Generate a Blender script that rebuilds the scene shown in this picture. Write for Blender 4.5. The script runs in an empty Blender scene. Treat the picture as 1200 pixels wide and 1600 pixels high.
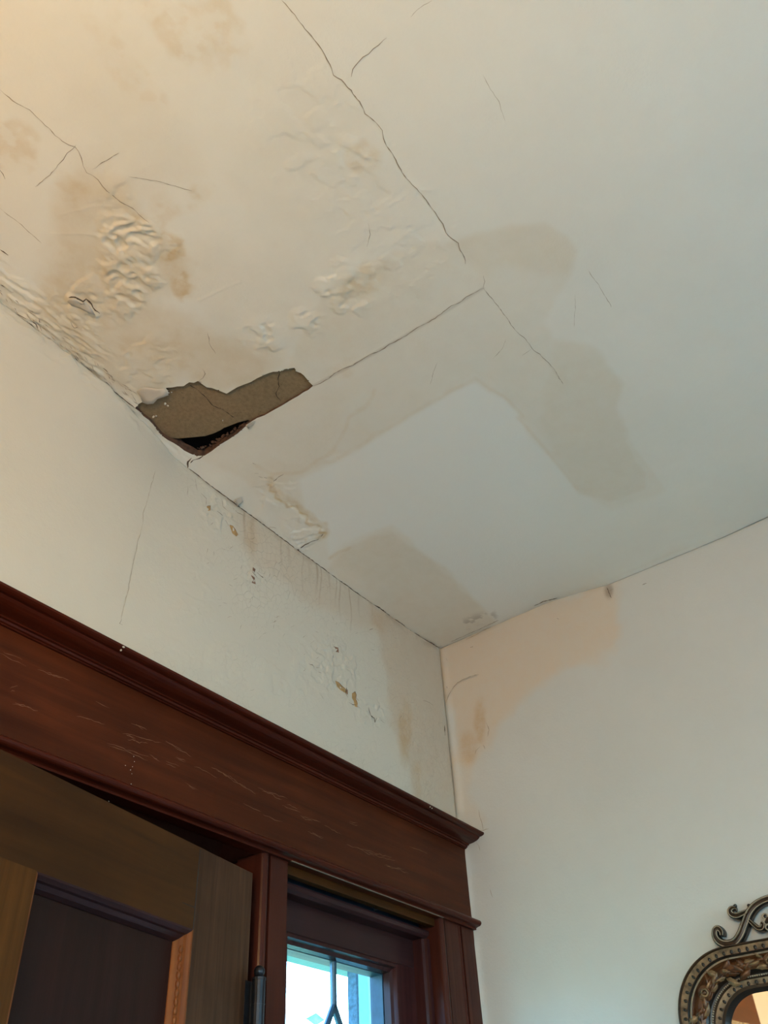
import bpy, bmesh, math, random
import numpy as np
from mathutils import Vector, Matrix
random.seed(7)
S = bpy.context.scene
COL = S.collection
H = 2.9                                   # ceiling height

# ---------------------------------------------------------------- camera
FPX = 1350.0
CAM = np.array([-2.0605, -1.1753, H - 1.4])
AZ, EL, ROLL = 0.9902, 0.6958, -0.0613
F_ = np.array([math.sin(AZ)*math.cos(EL), math.cos(AZ)*math.cos(EL), math.sin(EL)])
R0 = np.cross(F_, [0, 0, 1]); R0 /= np.linalg.norm(R0); U0 = np.cross(R0, F_)
R_ = math.cos(ROLL)*R0 + math.sin(ROLL)*U0
U_ = -math.sin(ROLL)*R0 + math.cos(ROLL)*U0
cd = bpy.data.cameras.new('camera'); cam = bpy.data.objects.new('camera', cd); COL.objects.link(cam)
cd.sensor_fit = 'VERTICAL'; cd.sensor_height = 36.0; cd.lens = FPX/1600*36.0; cd.clip_start = .02
M = Matrix(((R_[0], U_[0], -F_[0], CAM[0]), (R_[1], U_[1], -F_[1], CAM[1]), (R_[2], U_[2], -F_[2], CAM[2]), (0, 0, 0, 1)))
cam.matrix_world = M
S.camera = cam

# ---------------------------------------------------------------- view, sky, lights
S.view_settings.view_transform = 'Standard'; S.view_settings.look = 'None'
S.view_settings.gamma = 1.0; S.view_settings.use_curve_mapping = False
S.view_settings.exposure = 0.06
W = bpy.data.worlds.new('sky'); S.world = W; W.use_nodes = True
wn = W.node_tree; wn.nodes.clear()
sky = wn.nodes.new('ShaderNodeTexSky'); sky.sky_type = 'NISHITA'; sky.sun_disc = False
sky.sun_elevation = math.radians(32); sky.sun_rotation = math.radians(70)
bg = wn.nodes.new('ShaderNodeBackground'); bg.inputs['Strength'].default_value = 2.4
wo = wn.nodes.new('ShaderNodeOutputWorld')
tint = wn.nodes.new('ShaderNodeMix'); tint.data_type = 'RGBA'; tint.blend_type = 'MULTIPLY'; tint.inputs[0].default_value = 1; tint.inputs[7].default_value = (.60, .95, 1.22, 1)
wn.links.new(sky.outputs[0], tint.inputs[6]); wn.links.new(tint.outputs[2], bg.inputs[0]); wn.links.new(bg.outputs[0], wo.inputs[0])

def area(name, loc, target, sx, sy, power, color):
    l = bpy.data.lights.new(name, 'AREA'); l.shape = 'RECTANGLE'; l.size = sx; l.size_y = sy
    l.energy = power; l.color = color
    o = bpy.data.objects.new(name, l); COL.objects.link(o); o.location = loc
    o.rotation_euler = (Vector(target)-Vector(loc)).to_track_quat('-Z', 'Y').to_euler()
    return o
# area lights added as daylight, in two made-up windows behind the camera
area('left_added_daylight', (-3.26, -1.9, 1.45), (0, -1.9, 1.45), 1.1, 1.5, 27, (.52, .80, 1.0))
area('back_added_daylight', (-1.3, -3.86, 1.55), (-1.3, 0, 1.55), 1.5, 1.5, 31, (.54, .81, 1.0))

# ---------------------------------------------------------------- pixel helpers (on real planes)
def proj(P):
    d = np.asarray(P, float) - CAM
    X = d@R_; Y = d@U_; Zc = d@F_
    return 600+FPX*X/Zc, 800-FPX*Y/Zc
def on(q, ax, val):
    d = F_ + (q[0]-600)/FPX*R_ - (q[1]-800)/FPX*U_
    return CAM + d*((val-CAM[ax])/d[ax])

# ---------------------------------------------------------------- numpy noise
def vnoise(x, y, seed=0):
    xi = np.floor(x).astype(np.int64); yi = np.floor(y).astype(np.int64)
    xf = x-xi; yf = y-yi
    def h(a, b):
        n = (a*374761393 + b*668265263 + seed*974634777) & 0x7fffffff
        n = ((n ^ (n >> 13))*1274126177) & 0x7fffffff
        return ((n ^ (n >> 16)) & 0xffff)/65535.0
    u = xf*xf*xf*(xf*(xf*6-15)+10); v = yf*yf*yf*(yf*(yf*6-15)+10)
    return (h(xi, yi)*(1-u)+h(xi+1, yi)*u)*(1-v) + (h(xi, yi+1)*(1-u)+h(xi+1, yi+1)*u)*v
def fbm(x, y, sc, oct=4, seed=0):
    r = 0; a = 1; t = 0
    for i in range(oct):
        r = r + a*vnoise(x*sc*2**i+17.3*i, y*sc*2**i+9.1*i, seed+i); t += a; a *= .5
    return r/t
def sstep(a, b, x):
    t = np.clip((x-a)/(b-a), 0, 1); return t*t*(3-2*t)
def dist_line(px, py, pts):
    d = np.full(px.shape, 1e9)
    for (x0, y0), (x1, y1) in zip(pts[:-1], pts[1:]):
        vx, vy = x1-x0, y1-y0; L = vx*vx+vy*vy+1e-9
        t = np.clip(((px-x0)*vx+(py-y0)*vy)/L, 0, 1)
        d = np.minimum(d, np.hypot(px-x0-t*vx, py-y0-t*vy))
    return d
def sd_poly(px, py, pts):
    pts = list(pts); d = dist_line(px, py, pts+[pts[0]]); ins = np.zeros(px.shape, bool)
    for (x0, y0), (x1, y1) in zip(pts, pts[1:]+[pts[0]]):
        c = ((y0 > py) != (y1 > py)); ins ^= c & (px < (x1-x0)*(py-y0)/((y1-y0) or 1e-9)+x0)
    return np.where(ins, d, -d)

# ---------------------------------------------------------------- mesh helpers
def link(name, me, parent=None):
    o = bpy.data.objects.new(name, me); COL.objects.link(o)
    if parent is not None: o.parent = parent
    return o
def thing(name, label, cat, loc=(0, 0, 0), rz=0, group=None):
    o = bpy.data.objects.new(name, None); COL.objects.link(o); o.location = loc; o.rotation_euler = (0, 0, rz)
    o.empty_display_size = .05
    o['label'] = label; o['category'] = cat
    if group: o['group'] = group
    return o
def struct(o, label=None):
    o['kind'] = 'structure'
    if label: o['label'] = label
    return o
def sempty(name, loc=(0, 0, 0), rz=0, label=None):
    o = bpy.data.objects.new(name, None); COL.objects.link(o); o.location = loc; o.rotation_euler = (0, 0, rz)
    o.empty_display_size = .05
    return struct(o, label)
class MB:
    def __init__(s): s.v = []; s.f = []; s.m = []; s.mats = []
    def mat(s, m):
        if m not in s.mats: s.mats.append(m)
        return s.mats.index(m)
    def add(s, vs, fs, m=None):
        k = len(s.v); s.v += [tuple(map(float, p)) for p in vs]
        mi = s.mat(m) if m is not None else 0
        for f in fs: s.f.append(tuple(i+k for i in f)); s.m.append(mi)
    def box(s, a, b, m=None):
        x0, y0, z0 = a; x1, y1, z1 = b
        s.add([(x0, y0, z0), (x1, y0, z0), (x1, y1, z0), (x0, y1, z0), (x0, y0, z1), (x1, y0, z1), (x1, y1, z1), (x0, y1, z1)],
              [(0, 3, 2, 1), (4, 5, 6, 7), (0, 1, 5, 4), (1, 2, 6, 5), (2, 3, 7, 6), (3, 0, 4, 7)], m)
    def prism(s, prof, axis, a, b, m=None):
        """closed profile (2-D points) extruded along axis from a to b"""
        n = len(prof)
        def P(u, v, t): return {'x': (t, u, v), 'y': (u, t, v), 'z': (u, v, t)}[axis]
        vs = [P(u, v, a) for u, v in prof]+[P(u, v, b) for u, v in prof]
        fs = [(i, (i+1) % n, n+(i+1) % n, n+i) for i in range(n)]+[tuple(range(n-1, -1, -1)), tuple(range(n, 2*n))]
        s.add(vs, fs, m)
    def tube(s, pts, rad, seg=10, m=None, flat=None):
        """round tube through pts; rad number or list"""
        pts = [Vector(p) for p in pts]; n = len(pts)
        rads = rad if isinstance(rad, (list, tuple)) else [rad]*n
        vs = []; up = Vector(flat) if flat else Vector((.13, .31, .94))
        for i, p in enumerate(pts):
            t = (pts[min(i+1, n-1)]-pts[max(i-1, 0)]).normalized()
            a = t.cross(up).normalized(); b = a.cross(t)
            for k in range(seg):
                w = 2*math.pi*k/seg; vs.append(p+(a*math.cos(w)+b*math.sin(w))*rads[i])
        fs = [(i*seg+k, i*seg+(k+1) % seg, (i+1)*seg+(k+1) % seg, (i+1)*seg+k) for i in range(n-1) for k in range(seg)]
        fs += [tuple(range(seg-1, -1, -1)), tuple((n-1)*seg+k for k in range(seg))]
        s.add(vs, fs, m)
    def ball(s, c, r, m=None, sx=1, sy=1, sz=1, seg=12, rings=8, rot=None):
        vs = []; 
        for i in range(rings+1):
            th = math.pi*i/rings
            for k in range(seg):
                ph = 2*math.pi*k/seg
                v = Vector((r*sx*math.sin(th)*math.cos(ph), r*sy*math.sin(th)*math.sin(ph), r*sz*math.cos(th)))
                if rot is not None: v = rot@v
                vs.append(v+Vector(c))
        fs = [(i*seg+k, i*seg+(k+1) % seg, (i+1)*seg+(k+1) % seg, (i+1)*seg+k) for i in range(rings) for k in range(seg)]
        s.add(vs, fs, m)
    def build(s, name, m=None, parent=None, smooth=False, bevel=0, recalc=True):
        me = bpy.data.meshes.new(name); me.from_pydata(s.v, [], s.f)
        if m is not None: me.materials.append(m)
        else:
            for q in s.mats: me.materials.append(q)
            me.polygons.foreach_set('material_index', s.m)
        me.validate()
        if recalc:
            bm = bmesh.new(); bm.from_mesh(me)
            bmesh.ops.remove_doubles(bm, verts=bm.verts, dist=1e-6)
            bmesh.ops.recalc_face_normals(bm, faces=bm.faces); bm.to_mesh(me); bm.free()
        o = link(name, me, parent)
        if smooth:
            for p in me.polygons: p.use_smooth = True
        if bevel:
            b = o.modifiers.new('bevel', 'BEVEL'); b.width = bevel; b.segments = 2; b.limit_method = 'ANGLE'; b.angle_limit = math.radians(40)
        return o

# ---------------------------------------------------------------- materials
def newmat(name):
    m = bpy.data.materials.new(name); m.use_nodes = True; nt = m.node_tree; nt.nodes.clear()
    out = nt.nodes.new('ShaderNodeOutputMaterial'); b = nt.nodes.new('ShaderNodeBsdfPrincipled')
    nt.links.new(b.outputs[0], out.inputs[0]); return m, nt, b
def N(nt, t, **kw):
    n = nt.nodes.new(t)
    for k, v in kw.items():
        if k in n.inputs: n.inputs[k].default_value = v
        else: setattr(n, k, v)
    return n
def noise(nt, co, scale, detail=4, rough=.55, dist=0):
    n = N(nt, 'ShaderNodeTexNoise'); n.inputs['Scale'].default_value = scale; n.inputs['Detail'].default_value = detail
    n.inputs['Roughness'].default_value = rough; n.inputs['Distortion'].default_value = dist
    nt.links.new(co, n.inputs['Vector']); return n.outputs[0]
def ramp(nt, fac, stops):
    r = N(nt, 'ShaderNodeValToRGB'); e = r.color_ramp.elements
    while len(e) < len(stops): e.new(.5)
    for i, (p, c) in enumerate(stops): e[i].position = p; e[i].color = (c[0], c[1], c[2], 1) if not isinstance(c, (int, float)) else (c, c, c, 1)
    nt.links.new(fac, r.inputs[0]); return r.outputs[0]
def mix(nt, fac, a, b, mode='MIX'):
    n = N(nt, 'ShaderNodeMix', data_type='RGBA', blend_type=mode)
    for s, v in ((n.inputs[0], fac), (n.inputs[6], a), (n.inputs[7], b)):
        if isinstance(v, bpy.types.NodeSocket): nt.links.new(v, s)
        elif isinstance(v, (int, float)): s.default_value = v
        else: s.default_value = (v[0], v[1], v[2], 1)
    return n.outputs[2]
def math_(nt, op, a, b=0.0, c=None):
    n = N(nt, 'ShaderNodeMath', operation=op)
    for s, v in zip(n.inputs, (a, b, c)):
        if v is None: continue
        if isinstance(v, bpy.types.NodeSocket): nt.links.new(v, s)
        else: s.default_value = v
    return n.outputs[0]
def bump(nt, b, h, strength=.3, dist=.002):
    n = N(nt, 'ShaderNodeBump'); n.inputs['Strength'].default_value = strength; n.inputs['Distance'].default_value = dist
    nt.links.new(h, n.inputs['Height']); nt.links.new(n.outputs[0], b.inputs['Normal'])
def coord(nt, sc=(1, 1, 1)):
    t = N(nt, 'ShaderNodeTexCoord'); mp = N(nt, 'ShaderNodeMapping'); mp.inputs['Scale'].default_value = sc
    nt.links.new(t.outputs['Object'], mp.inputs['Vector']); return mp.outputs[0]
def srgb(r, g, b):
    f = lambda c: (c/255/12.92) if c/255 <= .04045 else ((c/255+.055)/1.055)**2.4
    return (f(r), f(g), f(b))

def plaster(name, base, tan=(.46, .34, .20), ochre=(.42, .24, .07), grime=(.10, .055, .03), craze=None, clean=None):
    m, nt, b = newmat(name)
    co = coord(nt)
    a = N(nt, 'ShaderNodeAttribute', attribute_name='stain'); sp = N(nt, 'ShaderNodeSeparateColor'); nt.links.new(a.outputs['Color'], sp.inputs[0])
    n1 = noise(nt, co, 2.2, 5, .6); n2 = noise(nt, co, 26, 5, .65); n3 = noise(nt, co, 160, 3, .6)
    c = ramp(nt, n1, [(.3, tuple(k*.955 for k in base)), (.7, tuple(min(1, k*1.03) for k in base))])
    c = mix(nt, math_(nt, 'MULTIPLY', ramp(nt, n2, [(.45, 0.0), (.75, 1.0)]), .18), c, tuple(k*.90 for k in base))
    n2b = ramp(nt, n2, [(.3, .75), (.7, 1.1)])
    if clean: c = mix(nt, a.outputs['Alpha'], c, clean)
    c = mix(nt, math_(nt, 'MULTIPLY', sp.outputs[0], n2b), c, tan)
    c = mix(nt, math_(nt, 'MULTIPLY', sp.outputs[1], ramp(nt, n2, [(.32, .4), (.62, 1.0)])), c, ochre)
    c = mix(nt, sp.outputs[2], c, grime)
    h = math_(nt, 'ADD', math_(nt, 'MULTIPLY', n2, .7), math_(nt, 'MULTIPLY', n3, .3))
    if craze:
        v = N(nt, 'ShaderNodeTexVoronoi', feature='DISTANCE_TO_EDGE'); v.inputs['Scale'].default_value = craze
        wv = mix(nt, .06, co, N(nt, 'ShaderNodeTexNoise', Scale=20.0).outputs[1], 'ADD')
        nt.links.new(wv, v.inputs['Vector'])
        crk = ramp(nt, v.outputs[0], [(0.0, 1.0), (.035, 0.0)])
        crk = math_(nt, 'MULTIPLY', crk, ramp(nt, n1, [(.42, 0.0), (.62, 1.0)]))
        crk = math_(nt, 'MULTIPLY', crk, a.outputs['Alpha'])
        c = mix(nt, math_(nt, 'MULTIPLY', crk, .35), c, tuple(k*.45 for k in base))
        h = math_(nt, 'SUBTRACT', h, crk)
    nt.links.new(c, b.inputs['Base Color']); b.inputs['Roughness'].default_value = .62
    b.inputs['Specular IOR Level'].default_value = .35
    bump(nt, b, h, .55, .002); return m

def wood(name, dark, light, axis='x', rough=.34, craze=0.0, grain=1.0, worn=None, coat=.03, spec=.12):
    m, nt, b = newmat(name)
    s = {'x': (1.2, 26, 26), 'z': (26, 26, 1.2), 'y': (26, 1.2, 26)}[axis]
    co = coord(nt, tuple(k*grain for k in s)); cf = coord(nt)
    n1 = noise(nt, co, 2.0, 6, .62, .4); n2 = noise(nt, cf, 5, 4, .6)
    c = ramp(nt, n1, [(.28, dark), (.72, light)])
    c = mix(nt, math_(nt, 'MULTIPLY', ramp(nt, n2, [(.35, 0.0), (.7, 1.0)]), .45), c, tuple(k*.55 for k in dark))
    h = n1
    if craze:
        wob = noise(nt, cf, 9, 3, .6)
        st = N(nt, 'ShaderNodeCombineXYZ'); sp = N(nt, 'ShaderNodeSeparateXYZ'); nt.links.new(cf, sp.inputs[0])
        nt.links.new(math_(nt, 'MULTIPLY', sp.outputs[0], 9), st.inputs[0])
        nt.links.new(math_(nt, 'ADD', math_(nt, 'MULTIPLY', sp.outputs[2], 46), math_(nt, 'MULTIPLY', wob, 7)), st.inputs[2])
        v = N(nt, 'ShaderNodeTexVoronoi', feature='DISTANCE_TO_EDGE'); v.inputs['Scale'].default_value = 1.0
        nt.links.new(st.outputs[0], v.inputs['Vector'])
        crk = ramp(nt, v.outputs[0], [(0.0, 1.0), (.034, 0.0)])
        crk = math_(nt, 'MULTIPLY', crk, ramp(nt, noise(nt, cf, 4.5, 4, .7), [(.47, 0.0), (.58, 1.0)]))
        crk = math_(nt, 'MULTIPLY', crk, ramp(nt, noise(nt, cf, 30, 2, .5), [(.40, 0.0), (.58, 1.0)]))
        c = mix(nt, math_(nt, 'MULTIPLY', crk, craze), c, (.34, .15, .06))
        h = math_(nt, 'ADD', n1, math_(nt, 'MULTIPLY', crk, .8))
    if worn:
        c = mix(nt, math_(nt, 'MULTIPLY', ramp(nt, noise(nt, coord(nt, (7, 7, 2)), 3, 5, .7), [(.45, 0.0), (.62, 1.0)]), .75), c, worn)
    nt.links.new(c, b.inputs['Base Color']); b.inputs['Roughness'].default_value = rough
    b.inputs['Coat Weight'].default_value = coat; b.inputs['Coat Roughness'].default_value = .18; b.inputs['Specular IOR Level'].default_value = spec
    bump(nt, b, h, .35, .0012); return m

def simple(name, col, rough=.5, metal=0.0, var=.15, scale=30, bstr=.2):
    m, nt, b = newmat(name); co = coord(nt); n = noise(nt, co, scale, 4, .6)
    nt.links.new(ramp(nt, n, [(.3, tuple(k*(1-var) for k in col)), (.7, tuple(min(1, k*(1+var)) for k in col))]), b.inputs['Base Color'])
    b.inputs['Roughness'].default_value = rough; b.inputs['Metallic'].default_value = metal
    if bstr: bump(nt, b, n, bstr, .001)
    return m

CEILM = plaster('aged_ceiling_paint', (.755, .75, .69), tan=(.60, .50, .345), ochre=(.54, .37, .14), clean=(.765, .785, .76))
WALLM = plaster('crazed_wall_paint', (.58, .54, .455), tan=(.51, .40, .29), grime=(.27, .17, .10), craze=55)
WALLB = plaster('wall_paint', (.53, .545, .53), tan=(.60, .455, .31))
WALLW = plaster('warm_wall_paint', (.64, .50, .37))
CRACK = simple('crack_shadow_gap', (.10, .07, .045), .9, bstr=0)
CRACKL = simple('hairline_crack_edge', (.30, .25, .19), .9, bstr=0)
CRACKW = simple('faint_crack', (.40, .35, .27), .9, bstr=0)
BARE = simple('bare_ochre_plaster', (.42, .25, .10), .85, var=.25, scale=60)
BARED = simple('bare_brown_plaster', (.22, .11, .065), .85, var=.3, scale=60)
PAPER = simple('loose_paint_film', (.50, .465, .41), .7, var=.05)
VOID = simple('dark_lath', (.015, .011, .008), .9, var=.4)

def brown_coat():
    m, nt, b = newmat('sandy_brown_coat'); co = coord(nt)
    n1 = noise(nt, co, 6, 5, .6); n2 = noise(nt, co, 130, 4, .8); n3 = noise(nt, co, 260, 2, .6)
    c = ramp(nt, n1, [(.3, (.165, .120, .066)), (.55, (.195, .140, .078)), (.75, (.215, .135, .075))])
    c = mix(nt, ramp(nt, n2, [(.35, 0.0), (.75, .7)]), c, (.33, .25, .15))
    c = mix(nt, ramp(nt, n3, [(.60, 0.0), (.72, .6)]), c, (.05, .035, .02))
    nt.links.new(c, b.inputs['Base Color']); b.inputs['Roughness'].default_value = .95
    bump(nt, b, n2, .6, .002); return m
BROWN = brown_coat()
EDGE = simple('broken_plaster_edge', (.085, .045, .028), .95, var=.5, scale=90, bstr=.6)

DK, LT = (.040, .0080, .0018), (.094, .0200, .0050)
FRIEZE = wood('varnished_frieze_wood', DK, LT, 'x', .40)
VCRK = simple('lifted_varnish_crack', (.17, .075, .032), .6, bstr=0)
CROWN = wood('varnished_crown_wood', (.038, .006, .0025), (.080, .013, .005), 'x', .30)
CASING = wood('varnished_casing_wood', (.036, .009, .006), (.078, .019, .011), 'z', .26)
DOORH = wood('door_rail_wood', (.030, .0105, .0022), (.066, .023, .0045), 'x', .42)
DOORV = wood('door_stile_wood', (.030, .0125, .006), (.085, .037, .018), 'z', .42, grain=1.5)
HILITE = simple('painted_highlight', (.16, .12, .09), .4)  # pale colour standing in for a highlight
MUNT = wood('door_muntin_lit_wood', (.050, .0165, .0025), (.110, .040, .007), 'z', .42)  # warmer than the other door wood: lamplight put into the colour
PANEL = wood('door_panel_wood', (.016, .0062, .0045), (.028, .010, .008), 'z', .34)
MOLD = wood('door_moulding_wood', (.09, .024, .007), (.24, .075, .02), 'z', .4, grain=2)
SASH = wood('sash_wood', (.024, .010, .011), (.046, .018, .019), 'x', .30)
SASHV = wood('sash_stile_wood', (.026, .009, .010), (.058, .018, .017), 'z', .22)
IRON = simple('blackened_iron', (.02, .022, .028), .38, .7, .3)
BLUB = simple('blue_black_sash_edge', (.012, .035, .06), .5, .1, .3)
LEAD = simple('flare_tinted_came', (.04, .10, .16), .45, .4, .2)  # bluish flare around the glass put into the lead colour

# ================================================================= traced junction of ceiling and walls
JA = [(-60, 438), (0, 488), (60, 540), (110, 580), (165, 625), (215, 668), (255, 700), (290, 727), (320, 751), (350, 775), (385, 801), (415, 821),
      (435, 836), (462, 857), (495, 882), (530, 908), (565, 931), (600, 955), (640, 984), (687, 1014)]
JB = [(687, 1014), (760, 983), (850, 944), (905, 926), (950, 914), (1050, 873), (1130, 840), (1200, 808), (1260, 782)]
def edge_dz(fixed, t, line):
    lo = np.full(t.shape, -.06); hi = np.full(t.shape, .06)
    lx = np.array([p[0] for p in line], float); ly = np.array([p[1] for p in line], float)
    for _ in range(30):
        mid = (lo+hi)/2
        P = np.stack([t, 0*t, H+mid], -1) if fixed == 'A' else np.stack([0*t, t, H+mid], -1)
        u, v = proj(P); below = v > np.interp(u, lx, ly)      # drawn too low -> raise
        lo = np.where(below, mid, lo); hi = np.where(below, hi, mid)
    return np.clip((lo+hi)/2, -.015, .015)
TA = np.linspace(-1.9, 0, 200); DA = edge_dz('A', TA, JA)*sstep(-1.75, -1.6, TA)
TB = np.linspace(-1.35, 0, 200); DB = edge_dz('B', TB, JB)*sstep(-1.2, -1.05, TB)
dzA = lambda x: np.interp(x, TA, DA, left=0)
dzB = lambda y: np.interp(y, TB, DB, left=0)

# ================================================================= CEILING
HOLE = [(211, 637), (217, 631), (224, 627), (231, 628), (237, 628), (241, 623), (247, 621), (256, 618), (264, 614), (262, 610), (259, 606), (268, 605), (277, 603), (287, 603), (291, 600), (296, 597),
        (303, 598), (309, 595), (316, 600), (323, 605), (331, 606), (339, 609), (347, 612), (354, 615), (362, 610), (371, 605), (381, 601), (392, 597), (402, 591), (413, 586), (420, 583), (427, 581),
        (434, 581), (441, 580), (445, 577), (452, 576), (460, 575), (464, 581), (470, 583), (475, 587), (479, 592), (483, 597), (489, 603), (482, 609), (474, 613), (467, 618), (453, 626), (440, 634),
        (427, 641), (413, 649), (402, 653), (392, 659), (387, 663), (379, 670), (371, 677), (357, 686), (344, 693), (332, 702), (320, 709), (308, 709), (299, 706), (288, 700), (280, 694), (272, 689), (262, 684), (253, 678),
        (246, 670), (240, 662), (233, 655), (224, 649), (218, 642)]
S_BAND = [(330, 690), (400, 640), (440, 600), (480, 520), (510, 455), (560, 412), (620, 388), (675, 372), (690, 376), (740, 362), (800, 347), (850, 348), (883, 370), (897, 392), (888, 425), (866, 462),
          (848, 500), (862, 530), (930, 545), (975, 600), (965, 640), (985, 690), (1008, 740), (1012, 768), (955, 790), (905, 768), (860, 712), (812, 655), (820, 645), (790, 622), (742, 590),
          (700, 612), (640, 648), (560, 700), (480, 735), (430, 757), (400, 760), (350, 735), (315, 712)]
S_DARK1 = [(690, 378), (740, 364), (800, 348), (850, 350), (883, 371), (896, 394), (886, 425), (840, 432), (790, 415), (760, 425), (720, 400)]
S_DARK2 = [(868, 535), (930, 548), (972, 600), (963, 640), (985, 690), (1006, 742), (1008, 766), (955, 787), (908, 766), (870, 715), (840, 660), (860, 600)]
S_LOW = [(515, 885), (540, 858), (580, 835), (610, 824), (632, 835), (655, 862), (695, 888), (740, 935), (775, 962), (765, 985), (687, 1016), (600, 958), (560, 930)]
S_LEFT = [(92, 285), (130, 275), (165, 295), (200, 330), (250, 370), (280, 405), (286, 440), (262, 475), (330, 505), (400, 560), (430, 575), (380, 600), (300, 596), (200, 620), (110, 560), (60, 500), (60, 430), (92, 370)]
S_FLAKEREG = [(60, 640), (480, 720), (520, 830), (470, 860), (300, 727)]
S_PATCH = [(300, 712), (755, 450), (985, 690), (1100, 845), (687, 1014), (290, 727)]
S_CLEAN = [(470, 748), (560, 705), (640, 655), (700, 618), (742, 594), (790, 628), (815, 660), (858, 715), (903, 772), (955, 795), (1015, 775), (1200, 700), (1200, 800), (780, 975), (740, 935), (695, 885), (655, 858), (612, 820), (560, 838), (515, 860), (508, 830), (475, 795)]
CRACKS = [
 ([(440, 0), (452, 14), (465, 30), (478, 46), (490, 62), (497, 72), (503, 80), (510, 92), (515, 100), (521, 118), (533, 124), (548, 140), (562, 160), (567, 172), (570, 178), (583, 187), (591, 196), (597, 205), (600, 222), (607, 232), (612, 240), (620, 257), (629, 270), (636, 280), (643, 288), (650, 295), (658, 303), (665, 312), (673, 322), (680, 332), (687, 341), (692, 350), (697, 362), (706, 371), (715, 378), (718, 390), (724, 400), (727, 412)], 1.15),
 ([(549, 120), (550, 108), (558, 98), (566, 90), (575, 84), (582, 77), (590, 71), (598, 64), (604, 59)], 1.1),
 ([(642, 27), (652, 18), (662, 10), (675, 1)], .7),
 ([(489, 603), (500, 598), (513, 591), (530, 579), (541, 574), (552, 570), (566, 561), (580, 553), (592, 548), (604, 540), (620, 531), (634, 524), (642, 517), (650, 511), (664, 504), (680, 496), (692, 487), (706, 478), (718, 473), (730, 464), (742, 457), (755, 450)], 1.25),
 ([(755, 450), (756, 440), (755, 430)], .9),
 ([(755, 450), (764, 462), (775, 474), (785, 487), (795, 500), (805, 515), (818, 526), (830, 542), (843, 553), (855, 566), (868, 582), (880, 600)], .8),
 ([(0, 140), (20, 158), (45, 172), (62, 186), (77, 200), (86, 210), (97, 220), (108, 226), (118, 229), (123, 237), (127, 247), (131, 260), (137, 270), (146, 275), (153, 281), (160, 290), (167, 298), (177, 307), (187, 316), (197, 322), (207, 327), (220, 338), (233, 347)], .9),
 ([(145, 264), (160, 254), (172, 247), (186, 239)], .7),
 ([(119, 226), (105, 240), (88, 262), (70, 280), (55, 292)], .6),
 ([(200, 275), (235, 281), (268, 289), (300, 298)], .6),
 ([(0, 325), (18, 339), (35, 352), (50, 366), (65, 380)], .6),
 ([(0, 266), (4, 272), (8, 280)], 1.6),
 ([(108, 463), (113, 463), (118, 464), (124, 468), (129, 471), (133, 467), (138, 471), (142, 476), (145, 481), (148, 485), (152, 487), (156, 489)], 2.4),
 ([(110, 503), (112, 508), (115, 512), (121, 512), (128, 513)], 1.4),
 ([(50, 505), (54, 509), (59, 514)], 2.2), ([(24, 489), (30, 494), (35, 496), (41, 500)], 1.6),
 ([(0, 390), (6, 394), (13, 399)], 1.8), ([(1, 445), (4, 446), (8, 449)], 1.6),
 ([(0, 484), (10, 492), (17, 501), (28, 516), (40, 521), (50, 528), (60, 534), (72, 544), (80, 551), (87, 557), (95, 562), (104, 567)], 1.2),
 ([(107, 567), (120, 574), (130, 582), (145, 591), (160, 602), (172, 609), (185, 618), (198, 628), (211, 637)], 1.5),
 ([(310, 596), (318, 590), (321, 584), (316, 576)], .8), ([(324, 520), (327, 535), (337, 552)], .8),
 ([(489, 603), (480, 620), (466, 640)], .01),
 ([(300, 711), (294, 716), (295, 722), (290, 727)], 2.6), ([(322, 706), (312, 712), (303, 714), (298, 718)], 2.0),
 ([(290, 727), (305, 739), (320, 751), (335, 763), (350, 775), (368, 789), (385, 801), (400, 811), (415, 821), (435, 836), (448, 847), (462, 857), (478, 869), (495, 882), (512, 896), (530, 908), (547, 920), (565, 931), (582, 942), (600, 955)], 2.0),
 ([(600, 955), (620, 969), (640, 984), (660, 997), (687, 1014)], 1.3),
 ([(415, 820), (421, 816), (428, 817), (432, 819)], 1.0), ([(365, 778), (372, 773), (379, 774)], 1.2),
 ([(462, 857), (466, 850), (475, 846), (485, 842), (497, 840), (505, 832)], 1.3),
 ([(418, 757), (428, 749), (436, 743), (444, 739)], 1.2), ([(395, 722), (400, 724)], 1.8), ([(398, 737), (404, 738)], 1.8), ([(404, 742), (410, 744)], 1.6), ([(413, 744), (417, 745)], 1.8),
 ([(705, 1004), (740, 989), (780, 972)], .9), ([(835, 951), (850, 944), (872, 937)], 1.9),
 ([(770, 560), (785, 545), (790, 530)], .5), ([(815, 555), (830, 545)], .5), ([(672, 600), (678, 580), (683, 565)], .5),
 ([(755, 118), (765, 140), (780, 160), (790, 190)], .5), ([(918, 420), (935, 445), (955, 480)], .5), ([(898, 460), (900, 480), (897, 510)], .4),
 ([(575, 348), (578, 365), (573, 385)], .5),
]
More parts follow.
